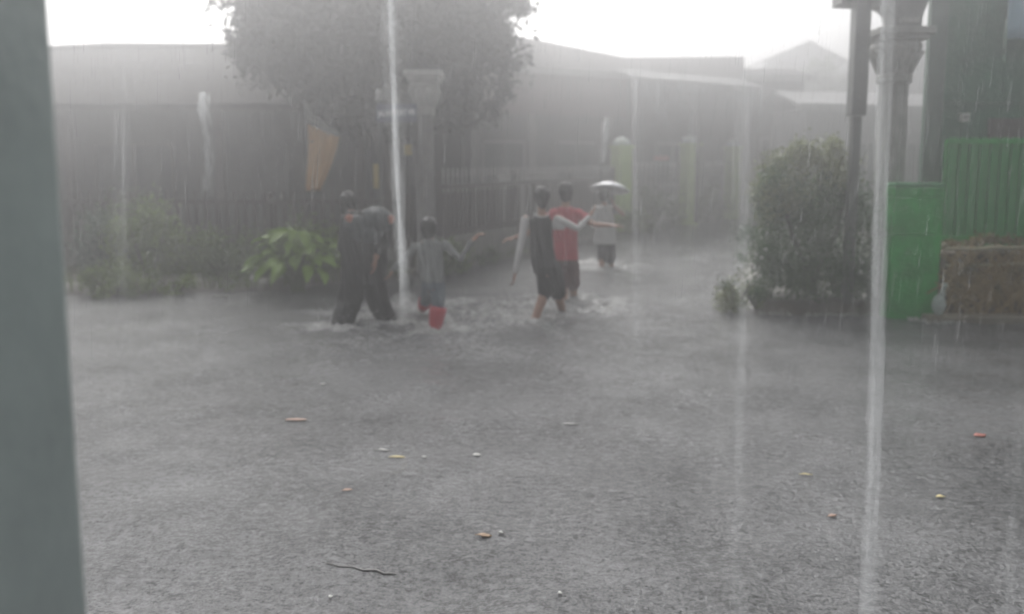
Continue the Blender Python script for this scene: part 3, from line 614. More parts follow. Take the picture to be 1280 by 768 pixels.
# ------------------------------------------------------------------ vegetation
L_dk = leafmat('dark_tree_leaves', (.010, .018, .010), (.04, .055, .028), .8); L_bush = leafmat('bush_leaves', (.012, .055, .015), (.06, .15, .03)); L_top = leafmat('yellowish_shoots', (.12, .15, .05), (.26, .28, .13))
L_lite = leafmat('light_green_leaves', (.10, .20, .01), (.26, .42, .03)); L_weed = leafmat('weed_leaves', (.04, .085, .006), (.17, .25, .015)); L_far = leafmat('hedge_leaves', (.03, .06, .01), (.11, .17, .025))
M_bark = mat('wet_bark', (.05, .04, .032), .6, .3, 8, .6, 25, stretch=(1, 1, .3))
def tree(name, base, blobs, trunk_pts, trunk_r, n_, size, seed, label, mt, limbs=(), clumps=160, spread=.15):
    r_ = thing(name, base, label, 'tree' if 'tree' in name else 'bush'); B = Vector(base)
    m = MB(); m.tube([Vector(p) for p in trunk_pts], trunk_r, 10); m.build('trunk', M_bark, r_, True)
    for lp in limbs:
        m = MB(); k = len(lp); m.tube([Vector(p) for p in lp], [trunk_r[-1] * (1 - .75 * i / (k - 1)) for i in range(k)], 7); m.build('limb', M_bark, r_, True)
    V, Fq, T = foliage(n_, blobs, size, seed, clumps=clumps, spread=spread); V = V - np.array(B)
    link('crown', np_mesh('crown', V, Fq, mt, T), r_); return r_
tc = at(465, 0, 14.6)
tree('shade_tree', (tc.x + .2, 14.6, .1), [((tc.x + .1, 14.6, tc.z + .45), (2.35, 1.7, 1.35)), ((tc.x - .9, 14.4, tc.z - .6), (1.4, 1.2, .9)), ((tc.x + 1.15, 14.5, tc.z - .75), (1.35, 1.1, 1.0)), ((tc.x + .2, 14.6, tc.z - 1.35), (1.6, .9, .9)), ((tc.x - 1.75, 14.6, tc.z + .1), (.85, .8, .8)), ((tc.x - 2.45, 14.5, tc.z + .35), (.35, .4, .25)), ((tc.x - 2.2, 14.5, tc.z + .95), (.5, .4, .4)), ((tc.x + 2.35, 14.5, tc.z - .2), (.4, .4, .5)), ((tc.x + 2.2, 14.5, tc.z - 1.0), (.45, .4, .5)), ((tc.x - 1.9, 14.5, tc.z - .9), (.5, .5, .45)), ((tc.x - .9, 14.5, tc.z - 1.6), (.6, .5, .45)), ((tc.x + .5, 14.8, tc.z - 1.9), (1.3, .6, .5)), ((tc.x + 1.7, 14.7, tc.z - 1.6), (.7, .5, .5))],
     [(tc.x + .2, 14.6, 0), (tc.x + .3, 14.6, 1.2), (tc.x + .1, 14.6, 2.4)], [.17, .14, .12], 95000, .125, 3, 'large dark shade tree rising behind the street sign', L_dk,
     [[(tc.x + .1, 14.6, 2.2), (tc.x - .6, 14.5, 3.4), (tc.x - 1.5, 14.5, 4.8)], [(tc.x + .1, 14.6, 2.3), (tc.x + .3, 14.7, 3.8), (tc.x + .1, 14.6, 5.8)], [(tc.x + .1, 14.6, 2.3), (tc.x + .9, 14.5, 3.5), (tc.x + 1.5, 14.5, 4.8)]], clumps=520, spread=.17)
bx = gx(1018, 10.3, 1)
tree('rounded_bush', (bx, 10.3, .1), [((bx + .1, 10.3, .85), (.78, .55, .8)), ((bx - .35, 10.2, .7), (.45, .45, .55)), ((bx + .45, 10.25, .8), (.4, .4, .75)), ((bx, 10.35, 1.35), (.65, .5, .4)), ((bx + .05, 10.2, .35), (.75, .45, .32)), ((bx - .72, 10.15, .95), (.3, .3, .5)), ((bx - .85, 10.1, .3), (.42, .3, .22)), ((bx - .5, 10.2, 1.55), (.4, .3, .3))],
     [(bx, 10.3, 0), (bx + .05, 10.3, .5)], [.06, .05], 30000, .045, 8, 'large rounded dark green bush at the water edge right of the road', L_bush,
     [[(bx, 10.3, .4), (bx - .3, 10.2, .9), (bx - .5, 10.2, 1.5)], [(bx, 10.3, .4), (bx + .3, 10.3, 1.0), (bx + .4, 10.3, 1.7)]], clumps=260, spread=.17)
bo = [o_ for o_ in COL.objects if o_.get('label', '').startswith('large rounded')][0]
V, Fq, T = foliage(6500, [((bx - .05, 10.4, 1.72), (.66, .4, .30)), ((bx - .45, 10.2, 1.35), (.35, .3, .3)), ((bx + .25, 10.4, 1.95), (.3, .25, .18)), ((bx - .55, 10.3, 1.55), (.25, .25, .2))], .06, 21, droop=-.6, clumps=40, spread=.2)
link('pale_shoots', np_mesh('pale_shoots', V - np.array(bo.location), Fq, L_top, T), bo)
m = MB()
for k in range(26):
    x = bx + rnd.uniform(-.6, .55); z = 1.2; m.tube([(x, 10.4, z), (x + rnd.uniform(-.15, .15), 10.4, z + .35), (x + rnd.uniform(-.3, .3), 10.4, z + rnd.uniform(.6, .95))], [.008, .006, .003], 5)
m.build('stems', M_bark, bo, True)
m = MB(); fl = [(938, 305), (945, 318), (952, 322), (940, 332), (950, 345), (1078, 328), (1076, 340), (935, 296), (957, 312)]
for i, (fx, fy) in enumerate(fl):
    c = at(fx, fy, 9.72); m = MB()
    for k in range(5):
        a = k * 1.257 + i; m.ell((c.x + .012 * math.cos(a), c.y, c.z + .012 * math.sin(a)), (.011, .006, .011), 6)
    m.build('flower_cluster', M_wh, bo, True)
# low weeds at the left foot of the bush, right-bank plants and left-bank plants
def weed(cx, cy, R, h, n_, size, seed, mt, label, name='weed_clump', group=None):
    r_ = thing(name, (cx, cy, .0), label, 'plant', group)
    m = MB()
    for k in range(9):
        a = rnd.uniform(0, 6.28); m.tube([(cx, cy, -.05), (cx + R * .4 * math.cos(a), cy + R * .4 * math.sin(a), h * .5), (cx + R * .7 * math.cos(a), cy + R * .7 * math.sin(a), h * .85)], [.01, .007, .004], 5)
    m.build('stems', M_bark, r_, True)
    V, Fq, T = foliage(n_, [((0, 0, h * .5), (R, R * .8, h * .5))], size, seed, droop=-.2, clumps=max(14, n_ // 60), spread=.2); link('leaves', np_mesh('leaves', V, Fq, mt, T), r_); return r_
weed(gx(918, 10.0, .2), 10.0, .33, .42, 700, .05, 31, L_top, 'pale low weeds in the water at the left foot of the big bush')
weed(gx(950, 9.95, .2), 10.0, .3, .3, 600, .05, 32, L_weed, 'darker low weeds tucked under the left side of the big bush')
weed(gx(136, 11.0, .2), 11.15, .5, .42, 2200, .055, 33, L_weed, 'rounded brown-green weed mound at the water edge, far left', 'weed_mound')
weed(gx(215, 11.2, .2), 11.3, .4, .3, 900, .05, 34, L_weed, 'low ragged weeds right of the rounded mound')
weed(gx(180, 12, .2), 12.2, .55, 1.15, 2200, .08, 35, L_weed, 'taller green shrub in front of the fence above the weed mound', 'small_shrub')
weed(gx(115, 12, .2), 12.4, .5, 1.0, 1800, .08, 36, leafmat('bluish_leaves', (.02, .055, .03), (.05, .11, .06)), 'dark bluish green shrub beside the porch post edge', 'small_shrub')
weed(gx(270, 11.6, .2), 12.0, .45, .5, 1300, .07, 37, L_far, 'dull low shrub between the weed mound and the broad-leaved plant', 'small_shrub')
weed(gx(300, 11.6, .2), 11.7, .4, .25, 600, .05, 41, L_weed, 'sparse short weeds left of the broad-leaved plant')
weed(gx(600, 14.5, .2), 14.6, .5, .35, 900, .06, 42, L_far, 'short weeds at the foot of the railing fence behind the two nearest walkers')
weed(gx(815, 21.2, .5), 21.6, .9, 1.0, 2200, .09, 38, L_far, 'dull green hedge in front of the railing between the green pillars', 'hedge_shrub')
weed(gx(885, 24, .5), 24.0, .6, 1.1, 1500, .09, 39, L_far, 'dull green hedge between the middle and farthest green pillars', 'hedge_shrub')
weed(gx(800, 20.2, .5), 20.4, .5, .6, 900, .08, 43, L_weed, 'low dark plants at the foot of the nearest green pillar', 'hedge_shrub')
tree('distant_tree', (gx(1032, 38, 2), 38, .1), [((gx(1032, 38, 6), 38, 5.6), (.9, .8, 1.0)), ((gx(1045, 38, 6), 38, 5.0), (.9, .8, .8))], [(gx(1032, 38, 3), 38, 0), (gx(1032, 38, 3), 38, 4.6)], [.15, .1], 3500, .16, 51, 'faint distant tree above the dark roofed house, left of the utility pole', L_far, clumps=50)
for k, (px, yy_, R_, h_, lb) in enumerate([(235, 12.6, .6, .8, 'dark olive shrub against the picket fence behind the ragged weeds'), (310, 12.5, .6, .75, 'dark olive shrub against the picket fence behind the sparse short weeds'),
        (385, 12.7, .6, .95, 'tall olive shrub against the picket fence behind the broad-leaved plant'), (160, 13.0, .6, 1.35, 'tallest dark shrub against the picket fence at the far left'), (560, 13.4, .35, .5, 'small dark plant at the foot of the left ornate column')]):
    weed(gx(px, yy_, .4), yy_, R_, h_, 2600, .07, 60 + k, L_far if k % 2 else L_weed, lb, 'small_shrub')
# broad-leaved light green plant
LX = gx(372, 11.5, .5); r = thing('broad_leaved_plant', (LX, 11.5, .05), 'light green broad-leaved plant at the water edge left of the dark-clad adult', 'plant')
lm = []; nl = 9
V = []; Fc = []
for i in range(nl + 1):
    t = i / nl; wd = .085 * math.sin(math.pi * (t * .94 + .03)) ** .8; z = .05 * math.sin(t * 2.2) - .14 * t * t
    V += [(-wd, t * .34, z + .02), (0, t * .34, z), (wd, t * .34, z + .02)]
for i in range(nl):
    for j in range(2): Fc.append((i * 3 + j, i * 3 + j + 1, i * 3 + j + 4, i * 3 + j + 3))
me = MB().add(V, Fc).mesh('leaf', leafmat('light_green_leaves', 0, 0), smooth=True)
a_ = me.attributes.new('tone', 'FLOAT', 'POINT'); a_.data.foreach_set('value', [.15 + .8 * (i % 3 == 1) * .5 + .4 * rnd.random() for i in range(len(V))])
stm = MB()
for k in range(120):
    a = rnd.uniform(0, 6.28); rr_ = rnd.uniform(.05, .55); z = .25 + .62 * (1 - (rr_ / .62) ** 2) * rnd.uniform(.45, 1.12)
    c = Vector((LX + rr_ * math.cos(a) * 1.05 + .02, 11.5 + rr_ * math.sin(a) * .6, z)); inst('leaf', me, c, r, (rnd.uniform(-.5, .35), rnd.uniform(-.4, .4), a - math.pi / 2), (rnd.uniform(.6, 1.1),) * 3)
    if k % 4 == 0: stm.tube([(LX + rnd.uniform(-.1, .1), 11.5, 0), c * .5 + Vector((LX, 11.5, .25)) * .5, c], [.012, .009, .006], 5)
stm.build('stems', mat('green_stem', (.08, .12, .03), .6, .2, 4), r, True)
# grass along the left bank
V, T = [], []
r_ = np.random.RandomState(4); k = 26000; gx_ = r_.uniform(-11, 1.5, k); gy_ = r_.uniform(10.8, 16.5, k)
s_ = side(gx_, gy_); keep = (s_ > .0) & (s_ < 2.2); gx_, gy_ = gx_[keep], gy_[keep]; k = len(gx_)
a = r_.uniform(0, 6.28, k); h_ = r_.uniform(.06, .22, k); dx, dy = np.cos(a) * .008, np.sin(a) * .008; lx_, ly_ = r_.normal(size=k) * .04, r_.normal(size=k) * .04
b0 = np.stack([gx_ - dx, gy_ - dy, np.full(k, .05)], -1); b1 = np.stack([gx_ + dx, gy_ + dy, np.full(k, .05)], -1); tp = np.stack([gx_ + lx_, gy_ + ly_, .08 + h_], -1)
g = link('bank_grass', np_mesh('bank_grass', np.stack([b0, b1, tp], 1).reshape(-1, 3), np.arange(3 * k).reshape(-1, 3), L_weed, np.repeat(r_.uniform(0, 1, k), 3))); tag(g, 'short wet grass along the left bank below the fence', 'grass', kind='stuff')
r = thing('white_litter', at(316, 347, 11.4), 'small white scrap caught in the grass left of the broad-leaved plant', 'litter'); m = MB(); c = at(316, 347, 11.4); m.ell(c, (.05, .03, .045), 7); o = m.build('scrap', M_wh, r)
r = thing('pale_plank', at(275, 366, 11.3), 'pale flat scrap lying at the left water edge', 'litter'); c = at(275, 366, 11.0); m = MB(); m.box(c.x - .1, c.x + .1, 11.0, 11.06, .0, .025, .1); m.build('scrap', M_fascia, r)

# ------------------------------------------------------------------ people
M_skin = mat('brown_skin', (.36, .20, .135), .45, .12, 8); M_hair = mat('black_wet_hair', (.012, .011, .011), .35, .3, 30, .4, 60)
M_blk = mat('black_cloth', (.018, .018, .019), .75, .3, 12, .4, 30); M_gcl = mat('grey_knit_cloth', (.20, .21, .205), .8, .15, 12, .4, 30)
M_wcl = mat('wet_white_cloth', (.55, .54, .53), .7, .12, 10, .4, 25); M_red = mat('red_cloth', (.42, .045, .06), .7, .15, 10, .4, 25); M_boot = mat('red_rubber', (.45, .03, .05), .3, .15, 6)
M_jean = mat('grey_blue_cloth', (.12, .15, .17), .8, .2, 10, .4, 25); M_brn = mat('dark_maroon_shorts', (.09, .04, .04), .8, .2, 10, .4, 25); M_jk = mat('slate_jacket', (.04, .05, .054), .45, .2, 6, .4, 20)
def hand(mb, wrist, tip, curl=.35, s=1.0, side_=1):
    s *= 1.2
    w_ = Vector(wrist); d = (Vector(tip) - w_).normalized(); up = Vector((0, 0, 1)) if abs(d.z) < .8 else Vector((1, 0, 0))
    x = d.cross(up).normalized(); nrm = x.cross(d).normalized(); x = x * side_
    for k in (-1.5, -.5, .5, 1.5): mb.tube([w_, w_ + d * .045 * s + x * k * .010 * s, w_ + d * .085 * s + x * k * .017 * s], [.017 * s, .014 * s, .012 * s], 8)
    for k, L_ in zip((-1.5, -.5, .5, 1.5), (.058, .074, .078, .068)):
        b0 = w_ + d * .085 * s + x * k * .0185 * s; b1 = b0 + (d - nrm * curl * .5).normalized() * L_ * .5 * s + x * k * .002; b2 = b1 + (d - nrm * curl * 1.6).normalized() * L_ * .5 * s
        mb.tube([b0, b1, b2], [.0092 * s, .0085 * s, .0072 * s], 7)
    t0 = w_ + d * .03 * s + x * .028 * s; t1 = t0 + (d * .6 + x * .9 - nrm * .2).normalized() * .04 * s; t2 = t1 + (d * .9 + x * .3 - nrm * .3).normalized() * .03 * s
    mb.tube([t0, t1, t2], [.013 * s, .011 * s, .009 * s], 7)
def J(px, py, Y_): return at(px, py, Y_)
def ruffle(o, amt, f):
    me = o.data; n_ = len(me.vertices); c = np.empty(n_ * 3, dtype=np.float32); me.vertices.foreach_get('co', c); c = c.reshape(-1, 3)
    nn_ = np.empty(n_ * 3, dtype=np.float32); me.vertex_normals.foreach_get('vector', nn_); nn_ = nn_.reshape(-1, 3); p = c * f
    d = amt * (np.sin(p[:, 0] * 3.1 + p[:, 2] * 1.3) * np.cos(p[:, 1] * 2.7 - p[:, 0]) + .6 * np.sin(p[:, 2] * .9 + p[:, 0] * 6.3))
    me.vertices.foreach_set('co', (c + nn_ * d[:, None]).ravel().astype(np.float32)); me.update(); return o
def head(mb, c, s=1.0, tilt=None, face=Vector((0, 1, 0))):      # skull + nose + ears; face direction away from us by default
    R = tilt or Matrix.Identity(3); f = face.normalized(); sx = f.cross(Vector((0, 0, 1))).normalized()
    mb.ell(c, (.072 * s, .088 * s, .108 * s), rot=R); mb.ell(c + f * .03 * s - Vector((0, 0, .045 * s)), (.052 * s, .06 * s, .068 * s), rot=R)
    mb.tube([c + f * .085 * s + Vector((0, 0, .01)), c + f * .105 * s - Vector((0, 0, .025))], [.009 * s, .014 * s], 7)
    for k in (-1, 1):
        mb.ell(c + sx * k * .074 * s - Vector((0, 0, .01)), (.012 * s, .018 * s, .03 * s)); mb.ell(c + f * .078 * s + sx * k * .03 * s + Vector((0, 0, .012)), (.014, .01, .009))
    mb.tube([c + f * .09 * s - sx * .02 - Vector((0, 0, .05 * s)), c + f * .09 * s + sx * .02 - Vector((0, 0, .05 * s))], [.008, .008], 6)
def feet(mb, ankle, r0=.035):
    a = Vector(ankle); mb.tube([a, a + Vector((0, .05, -.03)), a + Vector((0, .14, -.05))], [r0, r0, r0 * .7], 8)
def torso_rings(mb, pts):      # pts: (px, py, Y, rx, ry)
    mb.stack([((J(a, b_, c).x, J(a, b_, c).y, J(a, b_, c).z), rx, ry) for a, b_, c, rx, ry in pts], 20)

# P3 girl in black tunic with white sleeves
Y0 = 9.55
def person(root_xy, label): return thing('person', (root_xy.x, root_xy.y, -.2), label, 'person')
r = person(J(682, 400, Y0), 'person in black top and shorts with white sleeves, one arm stretched out, legs bare')
b1 = MB(); hc = J(677, 247, Y0); head(b1, hc, .98)
shL, shR = J(657, 274, Y0), J(697, 273, Y0)
b1.tube([hc - Vector((0, 0, .07)), J(677, 266, Y0), J(677, 275, Y0)], [.048, .045, .06], 12)
torso_rings(b1, [(676, 274, Y0, .1, .07), (676, 285, Y0, .13, .08), (678, 308, Y0, .115, .08), (682, 332, Y0, .13, .09), (684, 345, Y0, .12, .09)])
elL, wrL = J(650, 310, Y0 - .05), J(644, 340, Y0 - .1); elR, wrR = J(722, 286, Y0 + .02), J(736, 272, Y0 + .05)
b1.tube([shL, elL, wrL], [.045, .036, .025]); hand(b1, wrL, wrL + Vector((-.01, -.02, -.1)), .5, .9, -1)
b1.tube([shR, elR, wrR], [.045, .036, .025]); hand(b1, wrR, wrR + Vector((.06, 0, .08)), .5, .9, 1)
for (k, an) in ((J(681, 366, Y0 + .02), J(670, 396, Y0 - .06)), (J(697, 366, Y0 + .14), J(702, 384, Y0 + .45))):
    hp = J(686, 338, Y0) + Vector(((k.x - J(686, 338, Y0).x) * .6, 0, 0)); end = an + (an - k).normalized() * .28; b1.tube([hp, k, an, end], [.07, .062, .05, .036], 12); feet(b1, end)
remeshed(b1, 'body', M_skin, .008, r)
c1 = MB(); torso_rings(c1, [(677, 271, Y0, .10, .085), (676, 276, Y0, .135, .095), (676, 285, Y0, .145, .105), (677, 308, Y0, .135, .105), (679, 322, Y0, .15, .11), (683, 333, Y0, .175, .14), (685, 342, Y0 + .03, .175, .15)])
dr_ = ruffle(remeshed(c1, 'top', M_blk, .012, r, 2), .007, 14)
c2 = MB(); torso_rings(c2, [(684, 334, Y0 + .02, .155, .13), (686, 345, Y0 + .04, .16, .135)]); c2.tube([J(680, 344, Y0 + .03), J(682, 366, Y0 + .03)], [.105, .092], 14); c2.tube([J(691, 344, Y0 + .04), J(697, 365, Y0 + .14)], [.13, .105], 14); ruffle(remeshed(c2, 'shorts', M_blk, .012, r, 2), .006, 14)
for s_, e_, w_, nm in ((shL, elL, wrL, 0), (shR, elR, wrR, 1)):
    c1 = MB(); c1.tube([s_ + Vector((0, 0, -.01)), e_, w_], [.052, .042, .032], 12)
    if nm: c1.stack([((s_.x + .02, s_.y, s_.z - .14), .07, .03), ((s_.x + .0, s_.y, s_.z - .05), .07, .04), ((s_.x, s_.y, s_.z), .05, .04)], 12)
    remeshed(c1, 'sleeve', M_wcl, .01, r, 2)
c1 = MB(); c1.tube([J(677, 268, Y0 - .02) + Vector((.085 * math.sin(t), -.085 * math.cos(t), .02 - .045 * math.cos(t))) for t in np.linspace(-1.5, 1.5, 12)], [.009] * 12, 6); c1.build('neckline_trim', M_wcl, r, True)
c1 = MB(); c1.ell(hc + Vector((0, -.022, .02)), (.096, .098, .118)); c1.ell(hc + Vector((0, -.07, -.05)), (.068, .04, .085)); c1.tube([hc + Vector((0, -.09, .0)), hc + Vector((.01, -.11, -.08)), hc + Vector((.005, -.1, -.13))], [.035, .03, .015]); ruffle(remeshed(c1, 'hair', M_hair, .01, r, 1), .007, 30)

# P4 red shirt walker behind
Y1 = 10.9; r = person(J(710, 378, Y1), 'person in red shirt and dark shorts, bare arms spread, half hidden behind the black top')
b1 = MB(); hc = J(707, 241, Y1); head(b1, hc, 1.02); b1.tube([hc - Vector((0, 0, .07)), J(707, 262, Y1)], [.05, .055], 12)
torso_rings(b1, [(707, 260, Y1, .12, .08), (707, 275, Y1, .15, .09), (707, 300, Y1, .13, .09), (708, 325, Y1, .15, .1)])
shL, shR = J(692, 267, Y1), J(723, 267, Y1); elL, wrL = J(664, 290, Y1 - .1), J(644, 297, Y1 - .15); elR, wrR = J(742, 281, Y1 - .05), J(762, 282, Y1 - .1)
b1.tube([shL, elL, wrL], [.05, .04, .028]); hand(b1, wrL, wrL + Vector((-.1, -.02, -.02)), .4, 1, -1)
b1.tube([shR, elR, wrR], [.05, .04, .028]); hand(b1, wrR, wrR + Vector((.1, 0, 0)), .3, 1, 1)
for (hp, k, an) in ((J(701, 328, Y1), J(704, 356, Y1 - .05), J(706, 378, Y1 - .15)), (J(715, 328, Y1), J(716, 354, Y1 + .1), J(717, 372, Y1 + .25))):
    end = an + (an - k).normalized() * .22; b1.tube([hp, k, an, end], [.085, .062, .05, .036], 12); feet(b1, end)
remeshed(b1, 'body', M_skin, .008, r)
c1 = MB(); torso_rings(c1, [(707, 259, Y1, .10, .09), (707, 264, Y1, .155, .1), (707, 280, Y1, .17, .115), (707, 300, Y1, .165, .115), (707, 325, Y1, .175, .125)]); c1.tube([shL, shL.lerp(elL, .45)], [.07, .068]); c1.tube([shR, shR.lerp(elR, .45)], [.07, .068]); ruffle(remeshed(c1, 'shirt', M_red, .012, r, 2), .007, 14)
c1 = MB(); torso_rings(c1, [(707, 323, Y1, .165, .12), (708, 332, Y1, .17, .125)]); c1.tube([J(702, 330, Y1), J(703, 357, Y1 - .03)], [.10, .095], 14); c1.tube([J(715, 330, Y1), J(716, 355, Y1 + .08)], [.10, .095], 14); ruffle(remeshed(c1, 'shorts', M_brn, .012, r, 2), .007, 14)
c1 = MB(); c1.ell(hc + Vector((0, -.02, .025)), (.108, .108, .125)); c1.ell(hc + Vector((0, -.05, -.05)), (.08, .05, .08)); ruffle(remeshed(c1, 'hair', M_hair, .01, r, 1), .007, 30)

# P5 child with umbrella
Y2 = 14.3; r = person(J(757, 335, Y2), 'person in a white shirt and dark shorts walking away under a white umbrella')
b1 = MB(); hc = J(755, 246, Y2); head(b1, hc, 1.0); b1.tube([hc - Vector((0, 0, .07)), J(756, 259, Y2)], [.045, .05], 12)
torso_rings(b1, [(756, 258, Y2, .13, .08), (756, 272, Y2, .15, .09), (756, 290, Y2, .13, .09), (757, 305, Y2, .15, .1)])
shL, shR = J(745, 262, Y2), J(767, 261, Y2); elR, wrR = J(779, 268, Y2 - .1), J(768, 258, Y2 - .22); elL, wrL = J(742, 278, Y2 + .05), J(748, 288, Y2 + .2)
for s_, e_, w_ in ((shL, elL, wrL), (shR, elR, wrR)): b1.tube([s_, e_, w_], [.05, .04, .03])
hand(b1, wrR, wrR + Vector((-.03, 0, .1)), 1.2, 1, 1); hand(b1, wrL, wrL + Vector((0, .1, 0)), .5, 1, -1)
for (hp, k, an) in ((J(752, 305, Y2), J(753, 320, Y2 - .05), J(752, 331, Y2 - .1)), (J(762, 305, Y2), J(763, 320, Y2 + .1), J(764, 331, Y2 + .15))):
    end = an + (an - k).normalized() * .22; b1.tube([hp, k, an, end], [.085, .065, .052, .036], 12); feet(b1, end)
remeshed(b1, 'body', M_skin, .01, r)
c1 = MB(); torso_rings(c1, [(756, 257, Y2, .11, .09), (756, 261, Y2, .165, .11), (756, 285, Y2, .18, .13), (756, 305, Y2, .21, .14)]); c1.tube([shL, shL.lerp(elL, .6)], [.075, .07]); c1.tube([shR, shR.lerp(elR, .4)], [.075, .07]); ruffle(remeshed(c1, 'shirt', M_wcl, .014, r, 2), .007, 14)
c1 = MB(); c1.tube([J(753, 304, Y2), J(753, 325, Y2 - .05)], [.1, .085], 14); c1.tube([J(762, 304, Y2), J(763, 325, Y2 + .08)], [.1, .085], 14); ruffle(remeshed(c1, 'trousers', M_blk, .014, r, 2), .007, 14)
c1 = MB(); c1.ell(hc + Vector((0, -.02, .02)), (.1, .1, .12)); remeshed(c1, 'hair', M_hair, .012, r, 2)
uc = J(762, 238, Y2 - .22); r = thing('umbrella', wrR, 'small white umbrella held over the farthest walker', 'umbrella')
R_ = .36; V = []; nseg = 48; nr_ = 7; tl = Matrix.Rotation(math.radians(-14), 3, 'X') @ Matrix.Rotation(math.radians(6), 3, 'Y')
for i in range(nr_ + 1):
    t = i / nr_
    for k in range(nseg):
        a = 2 * math.pi * k / nseg; sc_ = 1 - .06 * t * (abs(math.sin(a * 4))); q = tl @ Vector((R_ * t * math.cos(a) * sc_, R_ * t * math.sin(a) * sc_, 0.145 * (1 - t * t) - .0)); V.append(uc + q)
m = MB(); m.add(V, [(i * nseg + k, i * nseg + (k + 1) % nseg, (i + 1) * nseg + (k + 1) % nseg, (i + 1) * nseg + k) for i in range(nr_) for k in range(nseg)]); o = m.build('canopy', mat('white_umbrella_cloth', (.5, .51, .53), .4, .08, 4), r, True); o.modifiers.new('t', 'SOLIDIFY').thickness = .004
for k in range(8):
    a = 2 * math.pi * k / 8; m = MB(); m.tube([uc + tl @ Vector((R_ * t * math.cos(a), R_ * t * math.sin(a), .145 * (1 - t * t) - .008)) for t in (0.02, .35, .7, 1)], [.004] * 4, 5); m.build('rib', M_iron, r)
m = MB(); m.tube([uc + tl @ Vector((0, 0, .2)), wrR + Vector((0, 0, -.12))], [.006, .009], 6); m.build('shaft', M_iron, r)

# P2 child in grey top with red boot
Y3 = 9.1; r = person(J(540, 410, Y3), 'child in a grey long-sleeved top with red rubber boots, right hand raised')
b1 = MB(); hc = J(536, 286, Y3); head(b1, hc, .95); b1.tube([hc - Vector((0, 0, .07)), J(537, 304, Y3)], [.042, .05], 12)
torso_rings(b1, [(537, 302, Y3, .1, .07), (538, 315, Y3, .12, .08), (540, 340, Y3, .1, .08), (542, 362, Y3, .12, .09)])
shL, shR = J(520, 309, Y3), J(556, 306, Y3); elL, wrL = J(503, 326, Y3 - .02), J(492, 337, Y3 - .05); elR, wrR = J(576, 324, Y3 - .03), J(589, 303, Y3 - .05)
for s_, e_, w_ in ((shL, elL, wrL), (shR, elR, wrR)): b1.tube([s_, e_, w_], [.04, .034, .024])
hand(b1, wrR, wrR + Vector((.07, 0, .08)), .9, 1.0, 1); hand(b1, wrL, wrL + Vector((-.05, 0, -.08)), .5, .85, -1)
k1, a1 = J(548, 384, Y3 - .05), J(543, 415, Y3 - .1); k2, a2 = J(534, 372, Y3 + .2), J(530, 381, Y3 + .5)
for hp, k, an in ((J(546, 360, Y3), k1, a1), (J(537, 360, Y3), k2, a2)):
    end = an + (an - k).normalized() * .15; b1.tube([hp, k, an, end], [.075, .055, .045, .034], 12); feet(b1, end, .03)
remeshed(b1, 'body', M_skin, .008, r)
c1 = MB(); torso_rings(c1, [(537, 299, Y3, .06, .06), (537, 303, Y3, .11, .08), (538, 312, Y3, .145, .095), (540, 335, Y3, .14, .1), (541, 352, Y3, .145, .11)])
for s_, e_, w_ in ((shL, elL, wrL), (shR, elR, wrR)): c1.tube([s_, e_, w_], [.052, .045, .034], 12)
ruffle(remeshed(c1, 'top', M_gcl, .011, r, 2), .007, 14)
c1 = MB(); torso_rings(c1, [(541, 349, Y3, .135, .1), (542, 360, Y3, .14, .105)]); c1.tube([J(546, 358, Y3), k1], [.09, .075], 14); c1.tube([J(537, 358, Y3), k2, a2], [.09, .075, .06], 14); ruffle(remeshed(c1, 'trousers', M_jean, .012, r, 2), .007, 14)
c1 = MB(); d_ = (a1 - k1).normalized(); c1.tube([k1 + d_ * .0, k1 + d_ * .05, a1, a1 + d_ * .17], [.098, .097, .068, .06], 16, cap=False); c1.build('boot', M_boot, r, True)
c1 = MB(); d_ = (a2 - k2).normalized(); c1.tube([k2.lerp(a2, .6), a2, a2 + d_ * .15], [.085, .07, .06], 16, cap=False); c1.build('boot', M_boot, r, True)
c1 = MB(); c1.ell(hc + Vector((0, -.02, .02)), (.10, .10, .118)); c1.ell(hc + Vector((0, -.045, -.05)), (.075, .05, .07)); ruffle(remeshed(c1, 'hair', M_hair, .01, r, 1), .007, 30)

# P1 adult in dark clothes, stooping under a slate cape
Y4 = 9.3; r = person(J(452, 405, Y4), 'adult in dark baggy trousers stooping under a slate coloured jacket, left of the child')
b1 = MB(); hc = J(436, 254, Y4 + .25); head(b1, hc, 1.05); b1.tube([hc - Vector((0, .02, .06)), J(442, 275, Y4 + .1)], [.055, .065], 12)
torso_rings(b1, [(452, 268, Y4, .15, .1), (454, 290, Y4, .18, .12), (454, 320, Y4, .16, .12), (454, 345, Y4, .18, .13)])
shL, shR = J(434, 276, Y4), J(482, 274, Y4); elL, wrL = J(430, 308, Y4 + .1), J(436, 330, Y4 + .3); elR, wrR = J(481, 305, Y4 - .1), J(470, 322, Y4 - .17)
for s_, e_, w_ in ((shL, elL, wrL), (shR, elR, wrR)): b1.tube([s_, e_, w_], [.055, .045, .032])
hand(b1, wrL, wrL + Vector((0, .1, 0)), .5, 1, -1); hand(b1, wrR, wrR + Vector((-.01, -.01, -.1)), .5, 1.05, 1)
kA, aA, kB, aB = J(437, 378, Y4 + .05), J(427, 406, Y4 - .1), J(472, 376, Y4 + .05), J(484, 400, Y4 + .1)
for hp, k, an in ((J(444, 342, Y4), kA, aA), (J(465, 342, Y4), kB, aB)):
    end = an + (an - k).normalized() * .2; b1.tube([hp, k, an, end], [.1, .07, .055, .042], 12); feet(b1, end, .04)
remeshed(b1, 'body', M_skin, .009, r)
c1 = MB(); torso_rings(c1, [(455, 264, Y4, .20, .12), (456, 275, Y4, .27, .15), (456, 300, Y4, .285, .16), (455, 330, Y4, .27, .16), (455, 356, Y4, .26, .17)])
